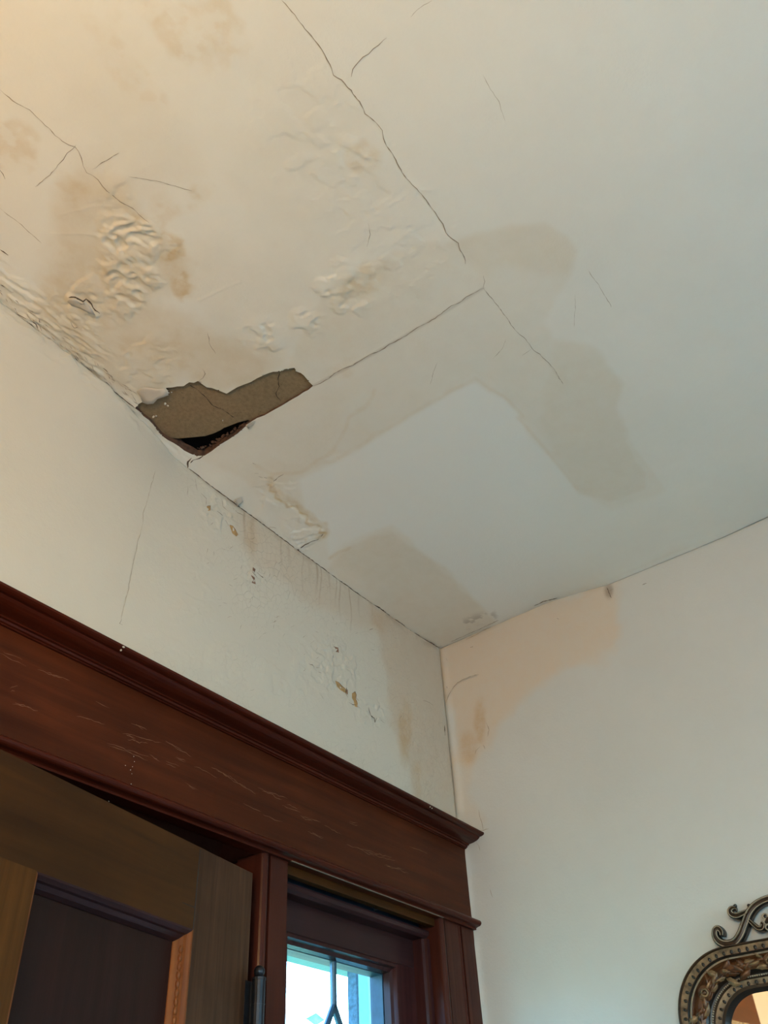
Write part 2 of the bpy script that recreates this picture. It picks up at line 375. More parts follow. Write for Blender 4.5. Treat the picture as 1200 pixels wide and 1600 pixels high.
def ceil_height(x, y, px, py):
    """room-ward relief of the ceiling paint, metres"""
    fade = sstep(-2.08, -1.98, x)*sstep(-1.5, -1.42, y)
    h = .0035*(fbm(x, y, 3.0, 2, 3)-.5) + .0008*(fbm(x, y, 14, 3, 5)-.5)
    wob = (fbm(x, y, 25, 3, 8)-.5)*40
    def region(pts, soft): return sstep(-soft, soft, sd_poly(px, py, pts)+wob)
    # blistered, bubbled paint
    bl = region([(150, 342), (232, 340), (256, 372), (242, 412), (256, 440), (225, 470), (190, 500), (160, 490), (178, 452), (160, 412)], 12)
    n = fbm(x+.05*fbm(x, y, 12, 2, 60), y, 52, 3, 11); rid = 1-np.abs(2*n-1)
    h = h + bl*(.0044*sstep(.45, 1.0, rid)+.0022*(fbm(x, y, 80, 2, 12)-.5))
    # crusty mottled spots
    for c, r, a in (((535, 450), 48, .0022), ((570, 252), 22, .0014), ((410, 528), 36, .0022), ((478, 505), 24, .0024), ((265, 400), 30, .0018), ((185, 315), 40, .0012), ((320, 60), 60, .0008),
                    ((430, 760), 34, .0012), ((470, 830), 30, .0018), ((230, 575), 55, .0016), ((120, 470), 46, .0026)):
        m = sstep(r*1.3, r*.5, np.hypot(px-c[0], (py-c[1]))+wob*.5)
        h = h + m*a*(sstep(.45, .60, fbm(x, y, 36, 3, 21))+.8*(fbm(x, y, 95, 3, 23)-.5))
    # layers of old paint scaled off beside the wall: long ragged steps
    strip = sstep(62, 30, np.abs(dist_line(px, py, [(-60, 420), (0, 470), (60, 510), (120, 555)]))+wob*.8)
    st = fbm(x*.6+y*.2, y*2.2, 60, 3, 31)
    h = h + strip*(.0024*sstep(.46, .54, st)+.0014*(fbm(x, y, 90, 2, 33)-.5))
    strip2 = sstep(22, 6, dist_line(px, py, [(110, 560), (165, 612), (215, 652), (255, 690), (290, 718)])+wob*.4)
    h = h + strip2*(.0020*sstep(.40, .58, fbm(x*.5, y*2.5, 40, 3, 41)))
    # general fine scaling over the left of the ceiling
    gl = sstep(620, 300, px+.15*py)*sstep(.55, .75, fbm(x, y, 9, 3, 51))
    h = h + gl*.0006*sstep(.5, .56, fbm(x, y, 30, 3, 53))
    gm = sstep(150, 40, dist_line(px, py, [(480, 180), (520, 260), (600, 330), (620, 400)])+wob)
    h = h + gm*(.0008*sstep(.50, .55, fbm(x, y, 24, 4, 55))+.0006*(fbm(x, y, 120, 2, 56)-.5))
    # the sheet right of the seam sits a hair proud; trowel marks
    seam = sstep(-2.5, 2.5, sd_poly(px, py, S_PATCH)); h = h + seam*.0006*sstep(760, 700, px)
    h = h + .0016*sstep(-2, 2, sd_poly(px, py, [(418, 758), (428, 752), (446, 782), (466, 796), (484, 814), (508, 826), (500, 836), (470, 852), (455, 850), (430, 830), (400, 800)])+wob*.25)
    # tear: one long lifted lip
    lip = sstep(9, 0, dist_line(px, py, [(108, 467), (118, 470), (130, 477), (140, 484), (150, 492)])); h = h + lip*.004
    for pts in ([(605, 322), (615, 316), (630, 309)], [(610, 385), (625, 372), (645, 358)], [(590, 385), (602, 380)], [(310, 470), (340, 455), (375, 440)], [(95, 335), (150, 321), (180, 322)], [(80, 365), (140, 366), (195, 375)]):
        h = h + .0007*sstep(3, 0, dist_line(px, py, pts)+wob*.05)
    return h*fade
def ceil_z(x, y):
    px, py = proj(np.stack([x, y, np.full_like(x, H)], -1))
    h = ceil_height(x, y, px, py)
    return H + dzA(x)*np.exp(y/.06) + dzB(y)*np.exp(x/.06)*(1-np.exp(y/.03)) - h
def ceil_stain(x, y, px, py):
    wob = (fbm(x, y, 9, 4, 71)-.5)
    def reg(pts, soft, amp): return sstep(-soft, soft, sd_poly(px, py, pts)+wob*amp)
    tan = .20*reg(S_BAND, 6, 26)+.14*reg(S_DARK1, 9, 24)+.12*reg(S_DARK2, 7, 20)+.34*reg(S_LOW, 7, 18)+.52*reg(S_LEFT, 24, 70)
    tan = tan + .16*sstep(.45, .72, fbm(x, y, 4, 4, 73))*sstep(760, 420, px)
    patch = sstep(-3, 3, sd_poly(px, py, S_PATCH))
    tan = np.maximum(tan, .15*patch*(1-reg(S_CLEAN, 7, 14)))
    tan = tan*(1-.85*patch*reg(S_CLEAN, 5, 10)*sstep(1000, 850, px))
    och = np.zeros_like(px); hf = fbm(x, y, 26, 3, 78)-.5
    def blob(cx, cy, rx, ry, a, ang=0):
        nonlocal och
        ca, sa = math.cos(ang), math.sin(ang); u = ((px-cx)*ca+(py-cy)*sa)/rx; v = (-(px-cx)*sa+(py-cy)*ca)/ry
        och = np.maximum(och, a*sstep(1.35, .45, np.hypot(u, v)+wob*2.4+hf*1.5))
    for b in ((262, 385, 46, 22, .60, .9), (278, 425, 34, 14, .62, 1.4), (215, 342, 40, 12, .46, .7), (170, 305, 26, 14, .30, .4), (250, 318, 32, 22, .24, .6), (315, 305, 20, 20, .26), (545, 455, 46, 20, .34, -.5),
              (570, 438, 20, 12, .26), (570, 252, 18, 16, .26), (115, 300, 30, 20, .24), (235, 545, 60, 22, .20, -.1), (300, 45, 90, 34, .26, .3), (350, 30, 40, 20, .28, .6), (235, 150, 80, 12, .18, .7), (190, 90, 60, 14, .18, .9),
              (430, 545, 30, 14, .2), (150, 420, 70, 60, .20), (10, 225, 30, 30, .26), (530, 575, 30, 14, .18, -.5), (745, 975, 26, 7, .2, -.4)):
        blob(*b)
    och = och*(.35+.75*sstep(.40, .60, fbm(x, y, 48, 4, 79)))
    w2 = wob*16
    for pts, w, a in (([(395, 722), (430, 742), (470, 736), (500, 715), (530, 690), (548, 655), (575, 640), (590, 615)], 5, .16),
                      ([(424, 748), (430, 765), (442, 775), (458, 782), (468, 793), (484, 803), (492, 814), (505, 817), (508, 828), (498, 836)], 9, .42),
                      ([(421, 757), (428, 760), (426, 768), (436, 771), (434, 778), (446, 782), (448, 788), (462, 786), (466, 796), (478, 800), (474, 810), (488, 814), (500, 818), (496, 826), (508, 828), (502, 836)], 3, .75),
                      ([(470, 735), (560, 700), (640, 648), (700, 612), (742, 590)], 5, .12), ([(742, 590), (790, 622), (818, 650), (812, 656), (860, 712), (905, 768)], 4, .12),
                      ([(520, 872), (535, 862), (548, 857)], 5, .25)):
        och = np.maximum(och, a*sstep(w, w*.2, dist_line(px+w2, py+w2, pts)))
    gr = .35*sstep(14, 0, dist_line(px+wob*20, py, [(735, 975), (750, 968), (772, 965)]))*sstep(.5, .6, fbm(x, y, 60, 3, 91))
    gr = gr + .22*sstep(3.5, 0, dist_line(px, py, [(489, 603), (552, 570), (620, 531), (680, 496), (755, 450)]))
    gr = np.maximum(gr, .25*sstep(7, 0, dist_line(px+wob*12, py, JA))*sstep(.4, .6, fbm(x, y, 30, 3, 92)))
    return np.clip(tan, 0, 1), np.clip(och, 0, 1), np.clip(gr, 0, .8), .6*patch*reg(S_CLEAN, 5, 10)*sstep(1000, 800, px)

def grid_mesh(name, P, col, mat, keep=None, flip=False, extra=None, alpha=None):
    """P (n,m,3) grid to one mesh with a 'stain' colour attribute"""
    n, m = P.shape[:2]; idx = np.arange(n*m).reshape(n, m)
    q = np.stack([idx[:-1, :-1], idx[1:, :-1], idx[1:, 1:], idx[:-1, 1:]], -1).reshape(-1, 4)
    if flip: q = q[:, ::-1]
    if keep is not None: q = q[keep.ravel()]
    V = P.reshape(-1, 3); nv = len(V)
    ex_v, ex_f = (extra if extra else ([], []))
    allV = np.concatenate([V, np.array(ex_v).reshape(-1, 3)]) if len(ex_v) else V
    allq = np.concatenate([q, np.array(ex_f)+nv]) if len(ex_f) else q
    me = bpy.data.meshes.new(name); me.vertices.add(len(allV)); me.vertices.foreach_set('co', allV.astype(np.float32).ravel())
    me.loops.add(len(allq)*4); me.loops.foreach_set('vertex_index', allq.astype(np.int32).ravel())
    me.polygons.add(len(allq)); me.polygons.foreach_set('loop_start', np.arange(0, len(allq)*4, 4, dtype=np.int32))
    me.update(calc_edges=True)
    me.polygons.foreach_set('use_smooth', np.ones(len(allq), bool))
    a = me.color_attributes.new('stain', 'FLOAT_COLOR', 'POINT')
    C = np.zeros((len(allV), 4), np.float32)
    C[:nv, :3] = np.stack([c.ravel() for c in col], -1); C[:nv, 3] = 1 if alpha is None else alpha.ravel()
    a.data.foreach_set('color', C.ravel())
    me.materials.append(mat)
    return link(name, me)

gx = np.linspace(-2.1, 0, 701); gy = np.linspace(-1.5, 0, 501)
X, Y = np.meshgrid(gx, gy, indexing='ij')
# snap grid points next to the hole's outline onto it so the break is crisp
HW = [on(q, 2, H)[:2] for q in HOLE]
for (a, b) in zip(HW, HW[1:]+[HW[0]]):
    vx, vy = b-a; L = vx*vx+vy*vy
    i0, i1 = np.searchsorted(gx, [min(a[0], b[0])-.003, max(a[0], b[0])+.003]); j0, j1 = np.searchsorted(gy, [min(a[1], b[1])-.003, max(a[1], b[1])+.003])
    xs = X[i0:i1, j0:j1]; ys = Y[i0:i1, j0:j1]
    t = np.clip(((xs-a[0])*vx+(ys-a[1])*vy)/L, 0, 1); dx = a[0]+t*vx-xs; dy = a[1]+t*vy-ys
    k = np.hypot(dx, dy) < .0018
    X[i0:i1, j0:j1] = np.where(k, xs+dx, xs); Y[i0:i1, j0:j1] = np.where(k, ys+dy, ys)
Zc = ceil_z(X, Y)
PX, PY = proj(np.stack([X, Y, np.full_like(X, H)], -1))
cX = (X[:-1, :-1]+X[1:, 1:])/2; cY = (Y[:-1, :-1]+Y[1:, 1:])/2
cpx, cpy = proj(np.stack([cX, cY, np.full_like(cX, H)], -1))
keep = sd_poly(cpx, cpy, HOLE) < 0
XL, YB = -3.3, -3.9
exV = [(XL, YB, H), (-2.1, YB, H), (-2.1, 0, H), (XL, 0, H), (-2.1, YB, H), (0, YB, H), (0, -1.5, H), (-2.1, -1.5, H)]
exF = [(0, 3, 2, 1), (4, 7, 6, 5)]
cs_ = ceil_stain(X, Y, PX, PY)
ceiling = grid_mesh('ceiling', np.stack([X, Y, Zc], -1), cs_[:3], CEILM, keep, True, (exV, exF), cs_[3])
struct(ceiling, 'water-stained cracked cream ceiling with a torn hole')
mb = MB(); mb.box((XL-.12, YB-.12, H+.045), (.12, .16, H+.12)); mb.build('ceiling_backing', VOID, ceiling)

def surf_pts(pts, surface):
    out = []
    for q in pts:
        if surface == 'C':
            w = on(q, 2, H); x = min(w[0], -.0005); y = min(w[1], -.0005)
            z = float(ceil_z(np.array([x]), np.array([y]))[0]); out.append(np.array([x, y, z]))
        elif surface == 'A':
            w = on(q, 1, 0); z = w[2]; d = float(wallA_h(np.array([w[0]]), np.array([z-H]))[0]); out.append(np.array([w[0], -d, z]))
        else:
            w = on(q, 0, 0); out.append(np.array([0, w[1], w[2]]))
    return out
NRM = {'C': np.array([0, 0, -1.]), 'A': np.array([0, -1., 0]), 'B': np.array([-1., 0, 0])}
def ribbon(mb, pts, wpx, surface, m, off=.0005, wob=True, rnd=random):
    W_ = surf_pts(pts, surface); n = NRM[surface]; vs = []
    fine = []
    for a, b in zip(W_[:-1], W_[1:]):
        k = max(1, int(np.linalg.norm(b-a)/.006))
        for i in range(k): fine.append(a+(b-a)*i/k)
    fine.append(W_[-1]); N_ = len(fine); jit = np.zeros(3)
    for i in range(1, N_-1):
        if wob:
            jit = jit*.72+np.array([rnd.uniform(-1, 1)*.0011 for _ in range(3)]); fine[i] = fine[i]+jit*(1-np.abs(n))
    for i, p in enumerate(fine):
        t = fine[min(i+1, N_-1)]-fine[max(i-1, 0)]; s = np.cross(t, n); s /= np.linalg.norm(s)+1e-9
        sc = np.linalg.norm(p-CAM)/FPX
        w = wpx*sc*.5*min(1, .25+min(i, N_-1-i)/2.0)*rnd.choice((.45, .7, .9, 1.1, 1.35))
        vs += [p+s*w+n*off, p-s*w+n*off]
    mb.add(vs, [(2*i, 2*i+1, 2*i+3, 2*i+2) for i in range(N_-1)], m)
hair = MB()
for i, (pts, w) in enumerate(CRACKS):
    if w < .1: continue
    if w >= 1.1 and len(pts) > 6:
        k = MB(); ribbon(k, pts, w, 'C', CRACK if w > 1.25 else CRACKL); k.build('crack', None, ceiling, recalc=False)
    else: ribbon(hair, pts, w, 'C', CRACK if w > 1.2 else CRACKL)
# short flaky splits beside the wall and around the hole
for k in range(95):
    t = random.random(); bx = -5+t*215; by = 478+t*150+random.uniform(-34, 8)*(1-.6*t)
    L = random.uniform(4, 13); a = random.uniform(.4, 1.1)
    ribbon(hair, [(bx, by), (bx+L*.5*math.cos(a), by+L*.5*math.sin(a)+random.uniform(-1, 1)), (bx+L*math.cos(a), by+L*math.sin(a))], random.uniform(.7, 1.4), 'C', CRACKL if random.random() < .6 else CRACK)
hair.build('hairline_cracks', None, ceiling, recalc=False)

# the hole: brown coat set back behind the broken edge, black gap along the wall side
GAPS = [(277, 688), (300, 686), (320, 684), (333, 680), (344, 675), (350, 671), (356, 669), (371, 663), (387, 659)]
sub = MB(); RC = .0055
inner = [q for q in HOLE if not (271 < q[0] < 388 and q[1] > 661)]
i_start = inner.index((272, 689)) if (272, 689) in inner else None
poly = []
for q in inner:
    if q[0] == 272: poly += GAPS[::-1] if False else []
    poly.append(q)
# polygon = hole outline with its lower edge replaced by the front of the gap
k0 = inner.index((392, 659)); poly = inner[:k0+1]+GAPS[::-1]+inner[k0+1:]
cx, cy = np.mean([on(q, 2, H)[:2] for q in poly], axis=0)
from mathutils.geometry import tessellate_polygon
pv = []
for q in poly:
    w = on(q, 2, H); gap = q in GAPS
    d = w[:2]-np.array([cx, cy]); L = np.linalg.norm(d); e = 0 if gap else .006
    pv.append((w[0]+d[0]/L*e, w[1]+d[1]/L*e, H+RC))
tris = tessellate_polygon([[Vector(p) for p in pv]])
sub.add(pv, [tuple(t) for t in tris], BROWN)
n0 = len(pv)
sub.add(pv+[(p[0], p[1], p[2]+.02) for p in pv], [(i, (i+1) % n0, n0+(i+1) % n0, n0+i) for i in range(n0)], BROWN)
o = sub.build('exposed_plaster', None, ceiling); o['label'] = 'bare sandy brown plaster showing in the torn hole'
sc_ = MB()
for pts in ([(437, 582), (434, 592), (436, 604), (431, 614), (434, 622), (441, 628)], [(297, 602), (310, 610), (322, 622), (333, 634), (348, 640), (360, 648), (368, 655)]):
    P = [on(q, 2, H+RC-.0006) for q in pts]
    P2 = []
    for a, c in zip(P[:-1], P[1:]): P2 += [a+(c-a)*k/3+np.array([random.uniform(-.001, .001), random.uniform(-.001, .001), 0]) for k in range(3)]
    vs = []
    for i, p in enumerate(P2):
        t = P2[min(i+1, len(P2)-1)]-P2[max(i-1, 0)]; q = np.array([-t[1], t[0], 0]); q = q/np.linalg.norm(q)*random.uniform(.0002, .0009); vs += [p+q, p-q]
    sc_.add(vs, [(2*i, 2*i+1, 2*i+3, 2*i+2) for i in range(len(P2)-1)], VOID)
sc_.build('crack', None, ceiling, recalc=False)
rim = MB(); vs = []
for i, q in enumerate(HOLE):
    w = on(q, 2, H); z = float(ceil_z(np.array([w[0]]), np.array([w[1]]))[0]); deep = 270 < q[0] < 395 and q[1] > 655
    vs += [(w[0], w[1], z), (w[0], w[1], H+(.010 if not deep else .012+random.uniform(0, .006)))]
nh = len(HOLE); rim.add(vs, [(2*i, 2*((i+1) % nh), 2*((i+1) % nh)+1, 2*i+1) for i in range(nh)], EDGE)
# crumbs of plaster and broken lath along the wall side
def crumb(mb, c, r, m):
    rot = Matrix.Rotation(random.uniform(0, 6), 3, 'Z')@Matrix.Rotation(random.uniform(0, 6), 3, 'X')
    mb.ball(c, r, m, random.uniform(.6, 1.3), random.uniform(.6, 1.3), random.uniform(.4, .8), 6, 4, rot)
for a, b in zip([(308, 706), (322, 703), (344, 690), (360, 680), (375, 671)], [(322, 703), (344, 690), (360, 680), (375, 671), (388, 663)]):
    for k in range(7):
        t = random.random(); w = on((a[0]+(b[0]-a[0])*t, a[1]+(b[1]-a[1])*t), 2, H)
        crumb(rim, (w[0], w[1], H+random.uniform(.006, .014)), random.uniform(.002, .005), EDGE)
rim.build('broken_edge', None, ceiling)
sp = MB()
for q, r in (((258, 631), .0035), ((262, 634), .003), ((240, 651), .004), ((244, 650), .003), ((348, 657), .002), ((268, 613), .002)):
    w = on(q, 2, H+RC-.001); crumb(sp, w, r, PAPER)
sp.build('plaster_crumbs', None, ceiling)

def flake(name, pts, lift, hinge, surface='C', m=PAPER, label=None):
    """thin curl of paint: outline vertices far from the hinge point hang off the surface"""
    P = surf_pts(pts, surface); n = NRM[surface]; c = sum(P)/len(P); hg = surf_pts([hinge], surface)[0]
    dm = max(np.linalg.norm(p-hg) for p in P)
    def L(p): return p+n*(.0012+lift*(np.linalg.norm(p-hg)/dm)**2)
    rings = [[L(p) for p in P], [L(c+(p-c)*.55) for p in P]]; k = len(P)
    vs = rings[0]+rings[1]+[L(c)]
    fs = [(i, (i+1) % k, k+(i+1) % k, k+i) for i in range(k)]+[(k+i, k+(i+1) % k, 2*k) for i in range(k)]
    b = MB(); b.add(vs, fs, m); o = b.build(name, None, ceiling if surface == 'C' else wall_front, smooth=True)
    s = o.modifiers.new('film', 'SOLIDIFY'); s.thickness = .0006
    return o
flake('paint_flake', [(214, 611), (222, 604), (231, 605), (237, 605), (247, 607), (257, 605), (264, 614), (256, 618), (247, 621), (240, 628), (231, 629), (223, 627), (220, 619)], .004, (222, 603))
flake('paint_flake', [(60, 533), (75, 540), (88, 550), (100, 560), (110, 558), (112, 562), (106, 568), (98, 567), (84, 558), (70, 546)], .007, (80, 535))
flake('paint_flake', [(106, 468), (110, 463), (118, 464), (129, 472), (133, 468), (141, 476), (150, 488), (140, 486), (125, 480), (112, 476)], .005, (120, 486))
flake('paint_flake', [(368, 772), (379, 770), (380, 777), (370, 782)], .003, (382, 768))
flake('paint_flake', [(384, 662), (392, 658), (399, 656), (396, 662), (388, 668)], .003, (399, 664))

# ================================================================= WALL FRONT (with the entrance door)
def wallA_h(x, zr):
    """room-ward relief; zr is height below the ceiling (negative)"""
    px, py = proj(np.stack([x, 0*x, H+zr], -1))
    h = .004*(fbm(x, zr, 2.5, 2, 101)-.5)+.0007*(fbm(x, zr, 16, 3, 102)-.5)
    # swollen cove left of the seam junction
    h = h + .012*sstep(-1.10, -1.22, x)*np.exp(-(zr/.04)**2) + .030*sstep(-1.08, -1.40, x)*np.exp(-(zr/.15)**2)
    st = sstep(-.055, -.01, zr)*sstep(-1.0, -1.2, x); h = h + st*(.003*sstep(.45, .58, fbm(x*1.0, zr*3, 22, 3, 104)))
    craz = sstep(-1.15, -1.0, x)*sstep(.46, .60, fbm(x, zr, 7, 3, 105)); h = h + craz*.0009*sstep(.5, .55, fbm(x, zr, 42, 3, 106))
    for c, r in (((520, 1040), 46), ((580, 1115), 26), ((395, 900), 22), ((345, 800), 34)):
        m = sstep(r*1.3, r*.4, np.hypot(px-c[0], py-c[1])); h = h + m*.0028*sstep(.48, .54, fbm(x, zr, 50, 3, 107))
    return np.maximum(h+.002, 0)*sstep(0, -.010, x)
def wallA_stain(x, zr, px, py):
    wob = fbm(x, zr, 9, 4, 111)-.5
    def reg(pts, soft, amp): return sstep(-soft, soft, sd_poly(px, py, pts)+wob*amp)
    tan = .62*reg([(575, 935), (605, 957), (640, 984), (690, 1017), (712, 1180), (722, 1300), (650, 1265), (640, 1200), (612, 1130), (608, 1060), (592, 1010), (578, 980)], 7, 30)
    tan = tan + .44*reg([(360, 780), (420, 822), (495, 882), (600, 955), (600, 990), (560, 985), (520, 960), (470, 935), (430, 900), (400, 880), (380, 850)], 12, 34)
    och = .42*sstep(1.2, .5, np.hypot((px-632)/12, (py-1150)/52)+wob*1.4)
    och = np.maximum(och, .26*sstep(1.2, .5, np.hypot((px-650)/10, (py-1215)/40)+wob*1.2))
    och = np.maximum(och, .30*sstep(1.2, .5, np.hypot((px-392)/13, (py-838)/34)+wob))
    gr = np.zeros_like(px)
    for q, L, w, a in (((383, 800), .10, .006, .26), ((396, 808), .12, .010, .16), ((440, 840), .09, .004, .22), ((452, 850), .07, .008, .14), ((473, 866), .12, .003, .22), ((482, 873), .08, .007, .12), ((494, 881), .10, .006, .30), ((500, 886), .13, .004, .26),
                       ((524, 903), .09, .003, .26), ((530, 908), .12, .004, .26), ((546, 919), .14, .0032, .36), ((560, 928), .08, .005, .16), ((515, 897), .06, .004, .2), ((580, 941), .07, .004, .14)):
        w0 = on(q, 1, 0); dx = np.abs(x-w0[0]-.004*np.sin(zr*40+q[0])); dz = (w0[2]-H)-zr
        gr = np.maximum(gr, 1.5*a*sstep(w*1.2, w*.1, dx)*sstep(L*1.35, L*.2, dz)*(dz > -.01)*(.6+.8*fbm(x, zr, 40, 2, 118)))
    gr = np.maximum(gr, .28*sstep(9, 0, dist_line(px+wob*16, py, JA[8:]))*sstep(.40, .6, fbm(x, zr, 26, 3, 113)))
    return np.clip(tan, 0, 1), np.clip(och, 0, 1), gr
ax_ = np.linspace(-2.1, 0, 701); az_ = np.linspace(0, 1, 221)
AX, AT = np.meshgrid(ax_, az_, indexing='ij')
AZr = (dzA(AX))*(1-AT)+(-.66)*AT
wx, wy = proj(np.stack([AX, 0*AX, H+AZr], -1))
ah = wallA_h(AX, AZr)
# the rounded cove carries up into the ceiling line
wall_front = grid_mesh('wall_front', np.stack([AX, -ah*sstep(0, .02, AT)-.0*AT, H+AZr], -1), wallA_stain(AX, AZr, wx, wy), WALLM, None, True,
    ([(XL, 0, H), (-2.1, 0, H), (-2.1, 0, H-.66), (XL, 0, H-.66), (XL, 0, H-.66), (-2.49, 0, H-.66), (-2.49, 0, 0), (XL, 0, 0)], [(0, 3, 2, 1), (4, 7, 6, 5)]),
    alpha=sstep(215, 250, wx+.1*(wy-700)))
struct(wall_front, 'cream wall above the door with peeling paint and brown drip stains')
mb = MB()
mb.box((XL-.12, .012, 2.08), (.12, .16, H+.05)); mb.box((XL-.12, .012, 0), (-2.40, .16, 2.08)); mb.box((-.10, .012, 0), (.12, .16, 2.08))
mb.build('wall_core', WALLB, wall_front)
# cracks, chips and flakes on it
hair = MB()
k = MB(); ribbon(k, [(238, 738), (236, 752), (231, 765), (228, 778), (225, 790), (222, 803), (221, 818), (219, 832), (214, 848), (212, 862), (207, 876), (204, 892), (202, 906), (200, 920), (195, 938), (190, 955), (188, 972)], 1.1, 'A', CRACKW)
o = k.build('crack', None, wall_front, recalc=False)
k = MB(); ribbon(k, [(189, 968), (186, 975), (190, 977)], 1.6, 'A', CRACK); o = k.build('crack', None, wall_front, recalc=False)
for pts, w in (([(541, 1075), (539, 1083), (542, 1090)], 1.8), ([(544, 1098), (550, 1101), (556, 1102), (560, 1107)], 1.4), ([(575, 1105), (577, 1113), (578, 1120), (585, 1123), (586, 1130), (588, 1122)], 1.6), ([(588, 1122), (594, 1126), (600, 1131)], 1.0),
               ([(553, 1086), (556, 1091), (560, 1095)], 1.2), ([(395, 888), (393, 897), (399, 903)], 1.8), ([(400, 895), (408, 902), (416, 910)], 1.2), ([(384, 898), (386, 893)], 1.2),
               ([(336, 800), (343, 806), (350, 812), (356, 822)], 1.3), ([(345, 780), (347, 792), (356, 800)], 1.0), ([(320, 790), (320, 780), (312, 772)], 1.0), ([(306, 768), (303, 748)], .8), ([(291, 775), (292, 760)], .8),
               ([(361, 795), (370, 802), (383, 808)], 1.0), ([(481, 1038), (486, 1040), (489, 1044)], 1.2), ([(515, 1023), (521, 1028)], 1.0), ([(492, 1044), (499, 1044)], .8), ([(500, 1085), (505, 1093)], .8),
               ([(660, 1095), (670, 1098), (676, 1103)], .7), ([(693, 1134), (694, 1150)], 2.0)):
    ribbon(hair, pts, w, 'A', CRACK if w >= 1.2 else CRACKL)
for k in range(150):
    bx = random.gauss(430, 80); by = 1000+(bx-430)*.62+random.gauss(-55, 55)
    if not (300 < bx < 610): continue
    L = random.uniform(2, 8); a = random.choice([1.3, 1.7, .5, 2.6])+random.uniform(-.3, .3)
    ribbon(hair, [(bx, by), (bx+L*math.cos(a), by+L*math.sin(a))], random.uniform(.5, 1.1), 'A', CRACKL)
hair.build('hairline_cracks', None, wall_front, recalc=False)
def patch(pts, surface, m, name, parent, off=.0004):
    P = [p+NRM[surface]*off for p in surf_pts(pts, surface)]
    t = tessellate_polygon([[Vector(p) for p in P]]); b = MB(); b.add(P, [tuple(i) for i in t], m)
    lo = [P[i]+NRM[surface]*0 for i in range(len(P))]
    o = b.build(name, None, parent, recalc=False)
    e = MB(); ribbon(e, pts[:len(pts)//2+1], .9, surface, CRACK, off+.0003, False); e.build('chip_edge', None, o, recalc=False)
    return o
for pts, m in (([(523, 1064), (528, 1067), (533, 1072), (539, 1077), (541, 1084), (536, 1082), (530, 1078), (525, 1073)], BARE), ([(549, 1084), (554, 1081), (556, 1086), (555, 1092), (558, 1100), (557, 1106), (553, 1104), (552, 1096), (549, 1091)], BARE),
               ([(520, 1011), (526, 1013), (527, 1021), (521, 1018)], BARED), ([(390, 900), (395, 904), (397, 914), (392, 911)], BARED), ([(394, 887), (398, 890), (396, 896), (392, 893)], BARED),
               ([(357, 820), (362, 823), (366, 828), (371, 836), (368, 839), (362, 834)], BARE), ([(321, 792), (327, 791), (326, 799), (322, 800)], BARE), ([(540, 1078), (542, 1078), (542, 1086), (540, 1084)], BARED)):
    patch(pts, 'A', m, 'bare_chip', wall_front)

# ================================================================= WALL RIGHT
by_ = np.linspace(-1.5, 0, 376); bt_ = np.linspace(0, 1, 401)
BY, BT = np.meshgrid(by_, bt_, indexing='ij')
BZ = dzB(BY)*(1-BT)+(-1.6)*BT
bx, byy = proj(np.stack([0*BY, BY, H+BZ], -1))
wob = fbm(BY, BZ, 8, 4, 201)-.5
def regB(pts, soft, amp): return sstep(-soft, soft, sd_poly(bx, byy, pts)+wob*amp)
tanB = .52*regB([(670, 1012), (760, 975), (850, 935), (935, 900), (962, 908), (972, 980), (962, 1012), (905, 1040), (850, 1062), (805, 1090), (775, 1120), (757, 1165), (735, 1195), (706, 1195), (690, 1100)], 12, 50)
tanB = tanB+.30*regB([(700, 1180), (740, 1185), (735, 1240), (760, 1280), (750, 1310), (712, 1290)], 8, 20)
ochB = .46*sstep(1.25, .5, np.hypot((bx-752)/11, (byy-1125)/44)+wob*1.5)
ochB = np.maximum(ochB, .34*sstep(1.25, .5, np.hypot((bx-735)/14, (byy-1170)/26)+wob*1.4))
grB = .4*sstep(9, 2, np.hypot((bx-952)/1.0, (byy-925)*.55)+wob*14)+.0*BY
hB = .005*(fbm(BY, BZ, 2, 2, 203)-.5)+.0008*(fbm(BY, BZ, 14, 3, 204)-.5)+.0025
hB = hB+.004*np.exp(-((BY+.012)/.012)**2)*sstep(.35, .65, fbm(0*BY, BZ, 18, 3, 205)+.2)
wall_right = grid_mesh('wall_right', np.stack([-hB*sstep(0, -.006, BY)*sstep(0, .006, BT)*1.0, BY, H+BZ], -1), (np.clip(tanB, 0, 1), ochB, np.clip(grB, 0, 1)), WALLB, None, False,
    ([(0, YB, H), (0, -1.5, H), (0, -1.5, H-1.6), (0, YB, H-1.6), (0, YB, H-1.6), (0, 0, H-1.6), (0, 0, 0), (0, YB, 0)], [(0, 1, 2, 3), (4, 5, 6, 7)]))
struct(wall_right, 'cream side wall with a peach water stain in its upper corner')
mb = MB(); mb.box((.012, YB-.12, 0), (.12, .16, H+.05)); mb.build('wall_core', WALLB, wall_right)
hair = MB()
for pts, w in (([(698, 1100), (703, 1088), (709, 1078), (717, 1069), (726, 1063), (738, 1058), (750, 1055)], .9), ([(762, 1131), (766, 1142), (764, 1152)], 1.0), ([(757, 1165), (760, 1172)], .9), ([(744, 1180), (746, 1173), (752, 1168)], .9),
               ([(950, 920), (955, 930), (957, 936)], 1.3), ([(949, 928), (960, 922)], 1.0), ([(737, 1013), (741, 1012)], 1.8), ([(872, 968), (875, 969)], 2.0), ([(1005, 916), (1012, 913)], 1.2), ([(700, 1074), (701, 1077)], 1.8), ([(699, 1030), (701, 1034)], 1.2),
               ([(750, 1266), (751, 1275), (754, 1285), (757, 1298)], .8), ([(752, 1299), (758, 1298), (766, 1296)], .8), ([(746, 1317), (750, 1323), (752, 1330)], .9), ([(768, 1390), (772, 1403)], .7)):
    ribbon(hair, pts, w, 'B', CRACK if w >= 1.2 else CRACKL, .0075)
